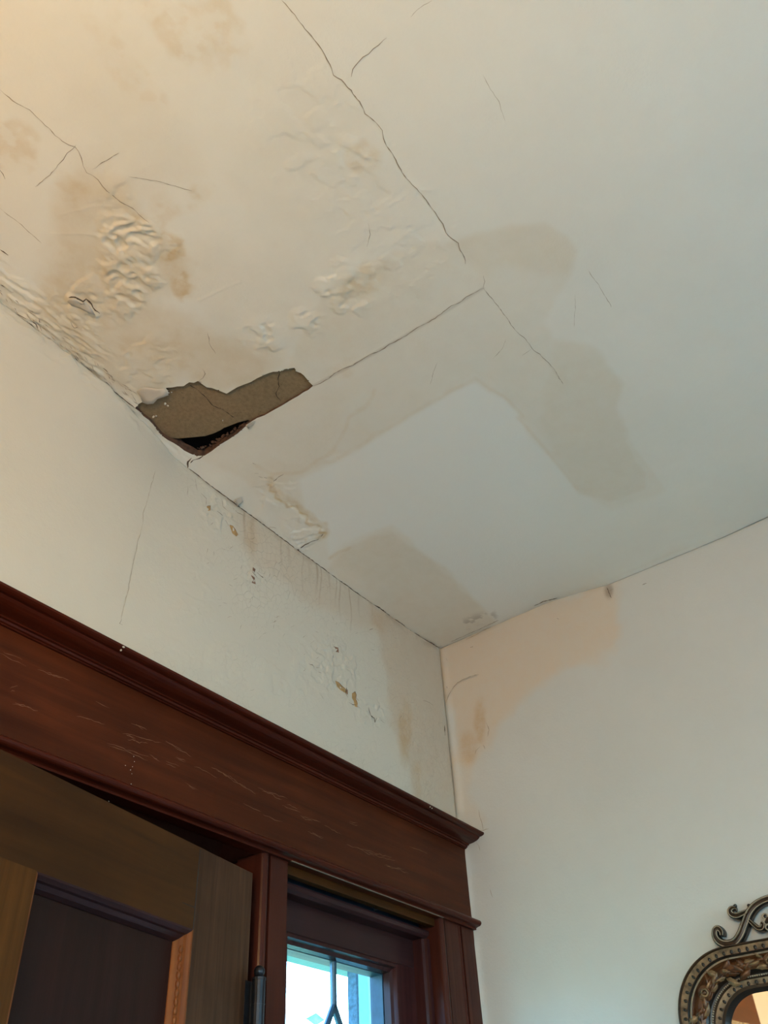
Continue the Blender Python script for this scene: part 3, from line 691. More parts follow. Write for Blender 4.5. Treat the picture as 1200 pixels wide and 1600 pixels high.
ribbon(hair, [(730, 1000), (745, 993), (757, 986), (768, 981)], .8, 'B', CRACKL, .004)
hair.build('hairline_cracks', None, wall_right, recalc=False)

# ================================================================= the rest of the room, behind the camera
FLOORM = wood('floor_boards', (.09, .04, .018), (.22, .11, .05), 'y', .35)
mb = MB(); mb.box((XL-.12, YB-.12, -.1), (.12, .16, 0)); struct(mb.build('floor', FLOORM), 'brown floor boards')
mb = MB()   # left wall with added window opening
y0, y1, z0, z1 = -2.45, -1.35, .7, 2.2
mb.box((XL-.12, YB-.12, 0), (XL, y0, H+.04)); mb.box((XL-.12, y1, 0), (XL, .16, H+.04)); mb.box((XL-.12, y0, 0), (XL, y1, z0)); mb.box((XL-.12, y0, z1), (XL, y1, H+.04))
struct(mb.build('wall_left', WALLW), 'warm painted wall with an added window')
mb = MB(); bx0, bx1 = -2.05, -.55
mb.box((XL, YB-.12, 0), (bx0, YB, H+.04)); mb.box((bx1, YB-.12, 0), (0, YB, H+.04)); mb.box((bx0, YB-.12, 0), (bx1, YB, .75)); mb.box((bx0, YB-.12, 2.35), (bx1, YB, H+.04))
struct(mb.build('wall_back', WALLB), 'cream wall with an added window')
def win_unit(name, kind, a, b, z0, z1, pos):
    e = sempty(name)
    f = MB(); g = MB(); t = .06
    def bx_(u0, u1, w0, w1, d0, d1, mbx):
        if kind == 'x': mbx.box((pos+d0, u0, w0), (pos+d1, u1, w1))
        else: mbx.box((u0, pos+d0, w0), (u1, pos+d1, w1))
    for (u0, u1, w0, w1) in ((a-.1, a, z0-.1, z1+.12), (b, b+.1, z0-.1, z1+.12), (a, b, z1, z1+.12), (a, b, z0-.1, z0)): bx_(u0, u1, w0, w1, 0, .03, f)
    f.build('window_frame', CASING, e, bevel=.004)
    s = MB(); m = (z0+z1)/2
    for (u0, u1, w0, w1) in ((a, a+.05, z0, z1), (b-.05, b, z0, z1), (a+.05, b-.05, z1-.05, z1), (a+.05, b-.05, z0, z0+.06), (a+.05, b-.05, m-.02, m+.02)): bx_(u0, u1, w0, w1, -.09, -.05, s)
    s.build('sash', CASING, e, bevel=.003)
    bx_(a+.04, b-.04, z0+.04, z1-.04, -.075, -.071, g)
    return e, g
def glass_mat(tint=(.92, .98, 1.0)):
    m, nt, b = newmat('window_glass'); out = nt.nodes['Material Output']
    tr = N(nt, 'ShaderNodeBsdfTransparent'); tr.inputs[0].default_value = (*tint, 1); gl = N(nt, 'ShaderNodeBsdfGlossy', Roughness=.02)
    fr = N(nt, 'ShaderNodeFresnel', IOR=1.45); mx = N(nt, 'ShaderNodeMixShader')
    nz = noise(nt, coord(nt), 14, 2); bp = N(nt, 'ShaderNodeBump'); bp.inputs['Strength'].default_value = .08; nt.links.new(nz, bp.inputs['Height']); nt.links.new(bp.outputs[0], gl.inputs['Normal'])
    nt.nodes.remove(fr); mx.inputs[0].default_value = .05; nt.links.new(tr.outputs[0], mx.inputs[1]); nt.links.new(gl.outputs[0], mx.inputs[2]); nt.links.new(mx.outputs[0], out.inputs[0]); return m
GLASS = glass_mat()
e, g = win_unit('added_window_2', 'x', y0, y1, z0, z1, XL); g.build('pane', GLASS, e)  # unseen windows, both made up to carry the added area lights
e, g = win_unit('added_window_3', 'y', bx0, bx1, .75, 2.35, YB); g.build('pane', GLASS, e)
bb = MB(); bb.box((-.02, YB, 0), (0, -.03, .16)); struct(bb.build('baseboard_right', CASING, bevel=.004))
bb = MB(); bb.box((XL, YB, 0), (XL+.02, 0, .16)); struct(bb.build('baseboard_left', CASING, bevel=.004))

# ================================================================= DOORWAY WOODWORK
XE = -2.50                                 # far end of the head casing
def head_profile(mbx, prof, name, m, parent, x0=XE, x1=-.0035, smooth=False):
    mbx.prism([(y, H+z) for y, z in prof], 'x', x0, x1); return mbx.build(name, m, parent, smooth)
trim = sempty('trim_1', label='wide varnished wooden head casing with crown moulding over the door')
cp = [(.0, -.592), (-.068, -.592), (-.0805, -.592), (-.0805, -.5965), (-.077, -.5985), (-.072, -.600), (-.066, -.6005)]
for i in range(7):                        # big cyma
    t = i/6; cp.append((-.066+.034*t-.004*math.sin(t*math.pi*2)*.6, -.6015-.0105*t-.0030*math.sin(t*math.pi)))
cp += [(-.0315, -.6125), (-.0315, -.6145), (-.027, -.6150), (-.026, -.6185), (-.0225, -.6195), (-.0225, -.6215), (.0, -.6215)]
head_profile(MB(), cp, 'crown_moulding', CROWN, trim, XE-.05)
head_profile(MB(), [(0, -.600), (-.018, -.600), (-.018, -.803), (0, -.803)], 'frieze_board', FRIEZE, trim)
bp_ = [(0, -.800), (-.018, -.800), (-.030, -.8012)]
for i in range(9):
    a = math.pi/2-math.pi*i/8; bp_.append((-.0345-.0085*math.cos(a), -.8095+.0075*math.sin(a)))
bp_ += [(-.030, -.818), (-.027, -.8195), (-.027, -.8235), (0, -.8235)]
head_profile(MB(), bp_, 'bead_moulding', CROWN, trim, smooth=False)
vc = MB(); rv = random.Random(11)
VC = [((190, 1147), (252, 1162)), ((196, 1146), (212, 1154)), ((258, 1156), (300, 1182)), ((168, 1160), (232, 1184)), ((232, 1178), (250, 1190)), ((258, 1190), (280, 1197)), ((272, 1184), (290, 1192)), ((303, 1197), (340, 1214)),
      ((330, 1198), (362, 1216)), ((345, 1205), (400, 1243)), ((402, 1229), (450, 1250)), ((410, 1273), (442, 1284)), ((468, 1273), (502, 1287)), ((506, 1290), (535, 1305)), ((541, 1319), (585, 1338)), ((560, 1326), (618, 1346)),
      ((545, 1284), (560, 1290)), ((640, 1322), (668, 1335)), ((205, 1130), (230, 1143)), ((0, 1020), (40, 1040)), ((15, 1075), (28, 1072)), ((60, 1045), (110, 1065)), ((20, 1100), (60, 1112)), ((150, 1095), (172, 1104)), ((120, 1118), (165, 1132)),
      ((290, 1222), (310, 1232)), ((380, 1255), (408, 1266)), ((440, 1258), (470, 1268)), ((480, 1300), (505, 1310)), ((600, 1352), (640, 1365))]
for q0, q1 in VC:
    a = on(q0, 1, -.0183); c = on(q1, 1, -.0183)
    for rep in range(rv.choice((1, 2, 2))):
        oz = rv.uniform(-.006, .006) if rep else 0; nst = max(4, int(np.linalg.norm(c-a)/.007)); t0 = rv.uniform(0, .3) if rep else 0; t1 = rv.uniform(.6, 1) if rep else 1
        P = []; zj = 0
        for k in range(nst+1):
            zj += rv.uniform(-.0022, .0022); zj *= .8; t = t0+(t1-t0)*k/nst; P.append(a+(c-a)*t+np.array([rv.uniform(-.0015, .0015), 0, oz+zj]))
        vs = []
        for k, p in enumerate(P):
            w = .00045*rv.uniform(.4, 1.3)*min(1, .2+min(k, nst-k)*.5); vs += [p+np.array([0, 0, w]), p-np.array([0, 0, w])]
        vc.add(vs, [(2*k, 2*k+1, 2*k+3, 2*k+2) for k in range(nst)])
vc.build('varnish_cracks', VCRK, trim, recalc=False)
# dust nicks on the crown edge
mb = MB()
for q in ((193, 1011), (189, 1016), (675, 1263), (672, 1261)):
    w = on(q, 1, -.0815); crumb(mb, w, .0022, PAPER)
mb.build('paint_specks', None, trim)
mb = MB()
for q in ((133, 1212), (138, 1216), (196, 1196), (204, 1203), (209, 1182), (210, 1190), (206, 1209), (200, 1228), (199, 1248), (205, 1225), (178, 1235), (204, 1246), (183, 1232), (200, 1238), (207, 1198), (222, 1256), (170, 1252)):
    w = on(q, 1, -.0185); crumb(mb, w, random.uniform(.0007, .0013), PAPER)
mb.build('paint_specks', None, trim)
# wide casing beside the corner, with two beads
SOF = -.828
def vprism(prof, z0, z1, name, m, parent, smooth=False):
    b = MB(); b.prism(prof, 'z', z0, z1); return b.build(name, m, parent, smooth)
def casing_prof(x_in, x_out, s=1):
    """profile across a casing: bead at its inner edge, a sunk bead two thirds out"""
    w = x_out-x_in; pts = [(x_in, .02), (x_in, -.014)]
    for i in range(9):
        a = math.pi*i/8; pts.append((x_in+s*(.011-.011*math.cos(a)), -.014-.010*math.sin(a)))
    pts += [(x_in+s*.0225, -.010), (x_in+s*.026, -.010), (x_in+s*.026, -.0185), (x_in+s*.086, -.0185), (x_in+s*.086, -.012)]
    for i in range(7):
        a = math.pi*i/6; pts.append((x_in+s*(.089+.006-.006*math.cos(a)), -.012-.007*math.sin(a)))
    pts += [(x_in+s*.104, -.012), (x_in+s*.104, -.0185), (x_out, -.0185), (x_out, .02)]
    return pts
ZB = 0.0
t2 = sempty('trim_2', label='varnished casing with two beads, right of the sidelight')
vprism(casing_prof(-.168, -.0035), ZB, H-.8235, 'casing_board', CASING, t2)
t3 = sempty('trim_3', label='varnished casing at the far left of the doorway')
vprism([(-x-2.5, y) for x, y in casing_prof(-.168, -.0035)], ZB, H-.8235, 'casing_board', CASING, t3)
def mullion(name, xr, s, label):
    e = sempty(name, label=label)
    pts = [(xr, .12), (xr, -.0185), (xr-s*.050, -.0185), (xr-s*.050, -.012), (xr-s*.053, -.012)]
    for i in range(9):
        a = math.pi*i/8; pts.append((xr-s*(.054+.0105-.0105*math.cos(a)), -.012-.010*math.sin(a)))
    pts += [(xr-s*.0765, .045), (xr-s*.064, .05), (xr-s*.064, .12)]
    vprism(pts, ZB, H-.8235, 'mullion_post', CASING, e); return e
mullion('trim_4', -.722, 1, 'narrow varnished post between door and sidelight')
mullion('trim_5', -2.5+.722, -1, 'narrow varnished post left of the door')
# jambs and head lining
t6 = sempty('trim_6', label='wooden lining and stops around the sidelight and door')
b = MB(); b.box((-2.33, -.016, H-.8228), (-.165, .14, H-.812)); b.build('head_jamb', CASING, t6)
b = MB(); b.box((-.722, -.006, H-.8405), (-.168, .010, H-.823)); b.build('head_strip', DOORH, t6)
b = MB(); b.prism([(.012, H-.8475), (.010, H-.852), (.013, H-.859), (.020, H-.864), (.046, H-.866), (.046, H-.8475)], 'x', -.722, -.17); b.build('stop_moulding', SASH, t6)
b = MB(); b.box((-.722, -.0288, H-.8246), (-.16, -.0262, H-.8230)); o = b.build('highlight_strip', HILITE, t6)  # thin strip painting the bright highlight line below the bead
for x0, x1 in ((-.73, -.16), (-2.34, -1.77)): b = MB(); b.box((x0, .040, H-.862), (x1, .105, H-.8225)); k_ = b.build('head_light_block', BLUB, t6)  # dark strips added to stop daylight leaking in above the sashes
o['label'] = 'pale strip painted as the highlight under the head bead'
def jamb_stops(x, s):
    b = MB(); b.box((min(x-s*.0006, x-s*.012), -.010, ZB), (max(x-s*.0006, x-s*.012), .14, H-.8235)); b.build('side_jamb', CASING, t6)
    st = [(x, .012), (x+s*.004, .010), (x+s*.012, .012), (x+s*.014, .018), (x+s*.020, .022), (x+s*.020, .055), (x, .055)]
    c = MB(); c.prism([(-0.0+px_, py_) for px_, py_ in st], 'z', ZB, H-.866); c.build('stop_moulding', SASHV, t6)
jamb_stops(-.168, -1); jamb_stops(-2.332, 1)

b = MB(); b.box((-1.79, .105, 0), (-.71, .14, H-.8235)); struct(b.build('door_light_block', PANEL), 'added dark panel keeping daylight out behind the open door')  # solid panel added to block daylight in the gap of the ajar door
# ================================================================= SIDELIGHT WINDOWS
def sidelight(name, xl, xr, label):
    e = sempty(name, label=label)
    zt, zb = H-.850, .9; yf = .047; gy_ = .078
    gl, gr, gt, gb = xl+.088, xr-.112, H-.948, zb+.12
    f = MB()
    f.box((xl, yf, gt+.022), (xr, yf+.045, zt)); f.build('top_rail', SASH, e, bevel=.001)
    f = MB(); f.box((xl, yf, zb), (xr, yf+.045, gb-.02)); f.build('bottom_rail', SASH, e)
    for a, c in ((xl, gl-.02), (gr+.024, xr)):
        f = MB(); f.box((a, yf, gb-.02), (c, yf+.045, gt+.022)); f.build('stile', SASHV, e)
    # sticking: stepped bevel down to the glass
    m = MB(); steps = [(0, 0), (.004, -.0035), (.010, -.0035), (.012, .006), (.019, .010), (.021, .026)]
    L, Rr, T, B = gl-.022, gr+.024, gt+.022, gb-.022
    vs = []; fs = []
    for d, dy in steps: vs += [(L+d, yf+dy, T-d), (Rr-d, yf+dy, T-d), (Rr-d, yf+dy, B+d), (L+d, yf+dy, B+d)]
    for i in range(len(steps)-1):
        for j in range(4): fs.append((4*i+j, 4*i+(j+1) % 4, 4*i+4+(j+1) % 4, 4*i+4+j))
    m.add(vs, fs, SASHV); m.build('glazing_bead', None, e, recalc=False)
    d = MB()
    for a, c in (((gl-.02, gy_-.004, gt), (gr+.02, gy_+.03, gt+.03)), ((gl-.03, gy_-.004, gb), (gl, gy_+.03, gt+.03)), ((gr, gy_-.004, gb), (gr+.03, gy_+.03, gt+.03))): d.box(a, c)
    d.build('rebate', BLUB, e)
    g = MB(); g.box((gl-.01, gy_, gb-.01), (gr+.01, gy_+.004, gt+.01)); g.build('pane', GLASS, e)
    cm = MB(); xc = (gl+gr)/2+.004; w = .0064
    def bar(p, q, w=w):
        p = Vector((p[0], gy_-.001, p[1])); q = Vector((q[0], gy_-.001, q[1])); t = (q-p).normalized(); s = Vector((t.z, 0, -t.x))*w
        prof = [(-1, 0), (-.6, -.004), (.6, -.004), (1, 0), (.6, .008), (-.6, .008)]
        vs = [p+s*a+Vector((0, b_, 0)) for a, b_ in prof]+[q+s*a+Vector((0, b_, 0)) for a, b_ in prof]
        cm.add(vs, [(i, (i+1) % 6, 6+(i+1) % 6, 6+i) for i in range(6)]+[(5, 4, 3, 2, 1, 0), (6, 7, 8, 9, 10, 11)], LEAD)
    z = H-1.030; hw, hh = .098, .16
    bar((xc, gt+.01), (xc, z))
    while z-2*hh > gb:
        bar((xc, z), (xc-hw, z-hh)); bar((xc, z), (xc+hw, z-hh)); bar((xc-hw, z-hh), (xc, z-2*hh)); bar((xc+hw, z-hh), (xc, z-2*hh)); z -= 2*hh
    bar((xc, z), (xc, gb-.01))
    cm.build('lead_came', None, e)
    return e
sidelight('window_1', -.722, -.170, 'leaded glass sidelight with diamond cames right of the door')
sidelight('window_4', -2.5+.180, -2.5+.722, 'leaded glass sidelight left of the door')
for x0, x1 in ((-.722, -.168), (-2.332, -1.778)):
    b = MB(); b.box((x0, .01, 0), (x1, .12, .9)); o = b.build('trim_7', DOORV); struct(o, 'wooden panel under a sidelight')
# little wire hook hanging off the head stop
w = on((586, 1404), 1, .005)
hk = MB(); pts = [on(q, 1, .004) for q in ((586, 1402), (588, 1410), (583, 1416), (585, 1422), (590, 1421))]
hk.tube(pts, .0012, 6, IRON); hk.ball(pts[0], .0032, IRON); o = hk.build('wire_hook', None); o['label'] = 'small bent wire hook hanging under the head casing above the sidelight'; o['category'] = 'hook'

# ================================================================= DOOR, ajar
door = sempty('door_1', (-.800, -.020, 0), math.radians(9.5), 'dark varnished panelled wooden door standing ajar')
DT = H-.868; DWd = 1.00; yf = .004
def dbox(a, b, name, m, bev=.0):
    k = MB(); k.box(a, b); return k.build(name, m, door, bevel=bev)
k = MB(); k.box((-.1915, yf-.0004, DT-.133), (-.1895, yf+.002, DT-.004), VOID); k.box((-.1915, yf-.0004, DT-.10), (-.225, yf+.001, DT-.0985), VOID); k.build('joint_gap', None, door)
dbox((-DWd, yf, DT-.133), (-.170, yf+.045, DT), 'top_rail', DOORH)
dbox((-.190, yf-.0002, .02), (-.022, yf+.045, DT), 'hinge_stile', DOORV, .0015)
dbox((-DWd, yf-.0002, .02), (-DWd+.13, yf+.045, DT), 'lock_stile', DOORV, .0015)
dbox((-.665, yf-.0002, .9), (-.546, yf+.045, DT-.1325), 'muntin', MUNT)
dbox((-DWd+.1, yf, .70), (-.17, yf+.045, .92), 'lock_rail', DOORH); dbox((-DWd+.1, yf, .02), (-.17, yf+.045, .25), 'bottom_rail', DOORH)
def dpanel(x0, x1, z0, z1):
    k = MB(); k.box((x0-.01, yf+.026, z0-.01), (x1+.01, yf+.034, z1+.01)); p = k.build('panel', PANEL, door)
    prof = [(0, 0), (.003, .0005), (.0075, .006), (.009, .011), (.0145, .016), (.018, .024), (.018, .027)]
    def side(P):     # P(d, y) -> two ends
        vs = []
        for d, y in prof: vs += P(d, y)
        return vs
    nP = len(prof); fs = [(2*i, 2*i+1, 2*i+3, 2*i+2) for i in range(nP-1)]
    for nm, P, mt in (('top_moulding', lambda d, y: [(x0+d, yf+y, z1-d), (x1-d, yf+y, z1-d)], PANEL if False else SASH),
                      ('bottom_moulding', lambda d, y: [(x0+d, yf+y, z0+d), (x1-d, yf+y, z0+d)], SASH),
                      ('side_moulding', lambda d, y: [(x1-d, yf+y, z1-d), (x1-d, yf+y, z0+d)], MOLD),
                      ('side_moulding', lambda d, y: [(x0+d, yf+y, z1-d), (x0+d, yf+y, z0+d)], MOLD)):
        k = MB(); k.add(side(P), fs, mt); o = k.build(nm, None, p, recalc=False)
    # carved egg ornament down the moulding
    k = MB(); z = z1-.03
    while z > z0+.03:
        k.ball((x1-.0105, yf+.013, z), .006, MOLD, .7, .6, 1.15, 8, 6); z -= .0125
    k.build('carved_beading', None, p, smooth=True)
dpanel(-.546, -.190, .92, DT-.133); dpanel(-DWd+.13, -.665, .92, DT-.133); dpanel(-DWd+.13, -.190, .25, .70)
# hinge with ball finial
hg = MB(); hx, hy = -.014, -.014
for zc in (H-1.105, 1.1, .35):
    zt = zc+.055
    hg.tube([(hx, hy, zc-.055), (hx, hy, zt)], .0115, 16, IRON); hg.ball((hx, hy, zt+.014), .0098, IRON, seg=16, rings=10); hg.tube([(hx, hy, zt), (hx, hy, zt+.004), (hx, hy, zt+.008)], [.0125, .0125, .006], 16, IRON)
    hg.ball((hx, hy, zc-.066), .0095, IRON, seg=16, rings=10)
    for k in (-.018, .018): hg.tube([(hx, hy, zc+k-.0006), (hx, hy, zc+k+.0006)], .0122, 16, IRON)
    hg.box((-.03, yf-.0012, zc-.055), (hx, yf+.001, zc+.055), IRON)
    hg.box((hx, hy, zc-.055), (.004, .010, zc+.055), IRON)
hg.build('hinge', None, door, smooth=False)
kb = MB(); kb.ball((-DWd+.06, -.055, 1.0), .028, IRON, 1, .8, 1, 16, 10); kb.tube([(-DWd+.06, yf, 1.0), (-DWd+.06, -.05, 1.0)], .009, 12, IRON); kb.build('door_knob', None, door, smooth=True)

# ================================================================= MIRROR
BRZ = simple('dark_bronze_frame', (.045, .024, .012), .38, .25, .5, 40, .4)
BLK = simple('black_frame_edge', (.010, .008, .006), .35, .2, .4, 40, .3)
TANB = simple('worn_gilt_bead', (.155, .105, .058), .5, .2, .75, 45, .5)
CREAM = simple('cream_rubbed_fillet', (.30, .24, .17), .5, .1, .3, 60, .3)
RUST = simple('russet_gilt_carving', (.085, .032, .010), .42, .25, .75, 45, .6)
GILT = simple('rubbed_gilt_leaf', (.20, .12, .055), .42, .25, .6, 60, .5)
ROSE = simple('dusky_rose_fillet', (.16, .075, .055), .4, .2, .3, 40, .3)
def mirror_silver():
    m, nt, b = newmat('silvered_mirror_glass'); b.inputs['Metallic'].default_value = 1; b.inputs['Roughness'].default_value = .015
    nt.links.new(ramp(nt, noise(nt, coord(nt), 3), [(.3, (.86, .87, .88)), (.7, (.9, .9, .9))]), b.inputs['Base Color']); return m
YL, ZT, HWid, HHt = -.497, H-.971, .29, .80
YC = YL-HWid
mir = thing('wall_mirror', 'ornate antique mirror with beaded floral frame and scrolled crest on the right wall', 'mirror', (-.004, YC, ZT-HHt))
def rrect(y0, y1, z0, z1, r, n=26, m=20):
    """rounded rectangle, fixed number of points, local coords"""
    pts = []
    for (cy_, cz_, a0) in ((y1-r, z1-r, 0), (y0+r, z1-r, 90), (y0+r, z0+r, 180), (y1-r, z0+r, 270)):
        for i in range(n): a = math.radians(a0+90*i/(n-1)); pts.append((cy_+r*math.cos(a), cz_+r*math.sin(a)))
        # straight run to next corner is subdivided too
    out = []
    for c in range(4):
        seg = pts[c*n:(c+1)*n]; out += seg; nxt = pts[((c+1)*n) % (4*n)]; last = seg[-1]
        for i in range(1, m): out.append((last[0]+(nxt[0]-last[0])*i/m, last[1]+(nxt[1]-last[1])*i/m))
    return out
FW = .094
OUT = rrect(-HWid, HWid, 0, HHt, .13); INN = rrect(-HWid+FW, HWid-FW, FW-.004, HHt-FW+.004, .072)
def fp(i, t, d):
    a = OUT[i % len(OUT)]; b_ = INN[i % len(INN)]; return (-d, a[0]+(b_[0]-a[0])*t, a[1]+(b_[1]-a[1])*t)
PROF = [(0, 0, BLK), (0, .030, BLK), (.012, .036, BRZ), (.04, .038, BRZ), (.06, .034, BRZ), (.20, .034, TANB), (.215, .037, ROSE), (.235, .039, BLK), (.262, .036, BLK), (.285, .039, CREAM), (.31, .041, CREAM), (.335, .038, RUST),
        (.36, .034, RUST), (.42, .038, RUST), (.50, .040, RUST), (.58, .037, RUST), (.645, .030, BLK), (.675, .029, BLK), (.695, .034, CREAM), (.72, .034, BLK), (.745, .028, BRZ), (.86, .026, TANB), (.875, .029, BRZ), (.93, .029, BLK), (.97, .020, BLK), (1.0, .012, BLK)]
fr = MB(); n = len(OUT)
for (t0, d0, m0), (t1, d1, m1) in zip(PROF[:-1], PROF[1:]):
    vs = []
    for i in range(n): vs += [fp(i, t0, d0), fp(i, t1, d1)]
    fr.add(vs, [(2*i, 2*((i+1) % n), 2*((i+1) % n)+1, 2*i+1) for i in range(n)], m1)
fr.build('frame', None, mir, smooth=False)
def path_at(t, d, step, start=0):
    """evenly spaced points along the frame at width t: yields (point, tangent angle)"""
    P = [Vector(fp(i, t, d)) for i in range(n)]+[Vector(fp(0, t, d))]
    acc = start; out = []; pos = 0
    for a, b_ in zip(P[:-1], P[1:]):
        L = (b_-a).length
        while acc <= pos+L and L > 1e-9:
            q = a.lerp(b_, (acc-pos)/L); dr = (b_-a).normalized(); out.append((q, math.atan2(dr.z, dr.y))); acc += step
        pos += L
    return out
bd = MB()
for q, a in path_at(.155, .0345, .0165): bd.ball(q, .0036, BLK, .45, .9, 1.25, 10, 7, Matrix.Rotation(a, 3, 'X'))
bd.build('outer_beading', None, mir, smooth=True)
bd = MB()
for q, a in path_at(.82, .0275, .0160): bd.ball(q, .0034, BLK, .45, .9, 1.2, 10, 7, Matrix.Rotation(a, 3, 'X'))
bd.build('inner_beading', None, mir, smooth=True)
bd = MB()
for q, a in path_at(.705, .034, .0046): bd.ball(q, .0022, CREAM, .8, .9, .9, 6, 4, Matrix.Rotation(a+.5, 3, 'X'))
bd.build('rope_fillet', None, mir, smooth=True)
# carved leaves and roses in the wide band
def leaf(mb, c, ang, L, w, m, lift=.006):
    vs = []; K = 9
    for i in range(K):
        s = i/(K-1); hw_ = w*math.sin(math.pi*s**.8)*(1-.15*math.sin(s*18)); bend = .25*L*math.sin(s*2.2)*.5
        for j, o_ in enumerate((-1, -.5, 0, .5, 1)):
            u = L*s; v = o_*hw_+bend; hgt = lift*(math.sin(math.pi*s)*.6+.4)*(1-abs(o_))**.6+(.0015 if o_ == 0 else 0)
            vs.append(Vector((-hgt, u*math.cos(ang)-v*math.sin(ang), u*math.sin(ang)+v*math.cos(ang)))+c)
    fs = [(5*i+j, 5*i+j+1, 5*i+j+6, 5*i+j+5) for i in range(K-1) for j in range(4)]; mb.add(vs, fs, m)
rnd = random.Random(3)
cv = MB()
for k, (q, a) in enumerate(path_at(.49, .0375, .052, .02)):
    if k % 3 == 1:
        for r_, h_ in ((.0135, .0), (.010, .003), (.0065, .006)):
            pts = [q+Vector((-h_-.001, r_*math.cos(w_*2*math.pi/14), r_*math.sin(w_*2*math.pi/14))) for w_ in range(15)]
            cv.tube(pts, .0022, 6, RUST if r_ > .009 else GILT)
        cv.ball(q+Vector((-.006, 0, 0)), .004, RUST)
    for j in range(10):
        an = a+rnd.uniform(-.9, .9)+(math.pi if j % 2 else 0)
        off = Vector((0, rnd.uniform(-.010, .010), rnd.uniform(-.010, .010)))
        leaf(cv, q+off, an, rnd.uniform(.018, .032), rnd.uniform(.004, .0075), RUST if rnd.random() < .6 else GILT, rnd.uniform(.003, .007))
cv.build('floral_carving', None, mir, smooth=True)
g = MB(); vs = [fp(i, 1.0, .013) for i in range(n)]; g.add(vs, [tuple(range(n))], mirror_silver()); g.build('mirror_glass', None, mir)
g = MB(); vs = [fp(i, .02, .001) for i in range(n)]+[fp(i, .02, .010) for i in range(n)]; g.add(vs, [tuple(range(n)), tuple(range(n, 2*n))]+[(i, (i+1) % n, n+(i+1) % n, n+i) for i in range(n)], BLK); g.build('back_board', None, mir)
# crest of S scrolls
def catmull(P, k=8):
    P = [np.array(p, float) for p in P]; P = [2*P[0]-P[1]]+P+[2*P[-1]-P[-2]]; out = []
    for i in range(1, len(P)-2):
        for j in range(k):
            t = j/k; a, b_, c, d = P[i-1:i+3]
            out.append(.5*((2*b_)+(c-a)*t+(2*a-5*b_+4*c-d)*t*t+(3*b_-a-3*c+d)*t**3))
    out.append(P[-2]); return out
def strap(mb, path, hw_, m_side, m_face, m_fil, sgn, d0=.006, d1=.026):
    """flat moulded strap with two raised fillets following a 2-D path (y, z)"""
    P = catmull(path); K = len(P); W0 = catmull([(w_, 0) for w_ in hw_]); rows = []
    prof = [(-1, d0, m_side), (-1, d1-.006, m_side), (-.86, d1-.001, m_side), (-.70, d1, m_side), (-.62, d1+.0012, m_fil), (-.48, d1+.0012, m_fil), (-.42, d1-.002, m_face), (0, d1-.0005, m_face), (.42, d1-.002, m_face),
            (.48, d1+.0012, m_fil), (.62, d1+.0012, m_fil), (.70, d1, m_side), (.86, d1-.001, m_side), (1, d1-.006, m_side), (1, d0, m_side)]
    for i, p in enumerate(P):
        t = P[min(i+1, K-1)]-P[max(i-1, 0)]; t /= np.linalg.norm(t)+1e-9; s = np.array([-t[1], t[0]]); w_ = W0[i][0]
        rows.append([(-d, sgn*(p[0]+s[0]*o_*w_), p[1]+s[1]*o_*w_) for o_, d, _ in prof])
    L = len(prof)
    for j in range(L-1):
        vs = [r[j] for r in rows]+[r[j+1] for r in rows]
        mb.add(vs, [(i, i+1, K+i+1, K+i) for i in range(K-1)], prof[j+1][2] if prof[j+1][2] is prof[j][2] or j == 0 else (m_fil if m_fil in (prof[j][2], prof[j+1][2]) else m_side))
    for r in (rows[0], rows[-1]): mb.add(r, [tuple(range(L))], m_side)
def loc(p): return (p[0]-YC, p[1]+H-(ZT-HHt))
S1 = [(-.6275, -.949), (-.6285, -.941), (-.6235, -.9345), (-.6165, -.9375), (-.6135, -.948), (-.619, -.960), (-.633, -.967), (-.651, -.9655), (-.667, -.953), (-.682, -.934), (-.696, -.917), (-.714, -.905), (-.737, -.899), (-.760, -.8985), (-.787, -.899)]
W1 = [.0045, .006, .0068, .0072, .0078, .0085, .009, .0092, .0092, .009, .0088, .0085, .0082, .008, .008]
S2 = [(-.692, -.914), (-.681, -.9165), (-.670, -.918), (-.6605, -.914), (-.6585, -.907), (-.6635, -.902), (-.671, -.9025)]
W2 = [.005, .0065, .0072, .0072, .0066, .0055, .003]
S3 = [(-.690, -.930), (-.697, -.940), (-.704, -.949), (-.712, -.950), (-.7165, -.944), (-.713, -.940)]
W3 = [.004, .005, .0055, .0055, .0045, .003]
cr = MB()
for sgn in (1, -1):
    for P_, W_ in ((S1, W1), (S2, W2), (S3, W3)):
        strap(cr, [loc(p) for p in P_], W_, BLK, BRZ, CREAM, sgn)
    for q, rr in (((-.671, -.8985), .0042), ((-.6665, -.9105), .006), ((-.699, -.9035), .004)):
        y_, z_ = loc(q); cr.ball((-.020, sgn*y_, z_), rr, BLK, 1.0, 1, 1, 12, 8)
    for q in ((-.7255, -.930), (-.7245, -.941), (-.7245, -.951)):
        y_, z_ = loc(q); cr.tube([(-.024, sgn*(y_+.005*math.cos(a)), z_+.005*math.sin(a)) for a in [k*math.pi/6 for k in range(13)]], .0016, 6, CREAM); cr.ball((-.020, sgn*y_, z_), .0052, BLK, .8, 1, 1)
cr.box((-.020, -.066, .805-.005), (-.006, .066, .8185), BLK)
for k in range(9): cr.ball((-.022, -.056+.014*k, .832+.018*math.sin(math.pi*k/8)), .008, BRZ, .8, 1, 1)
pts = [(-.018, -.058+.0145*k, .818+.03*math.sin(math.pi*k/8)) for k in range(9)]; cr.tube(pts, .007, 8, BLK)
cr.box((-.018, -.006, .795), (-.006, .006, .845), BLK)
crest = cr.build('crest_scroll', None, mir, smooth=False); crest['label'] = 'black scrolled crest with cream outlines'

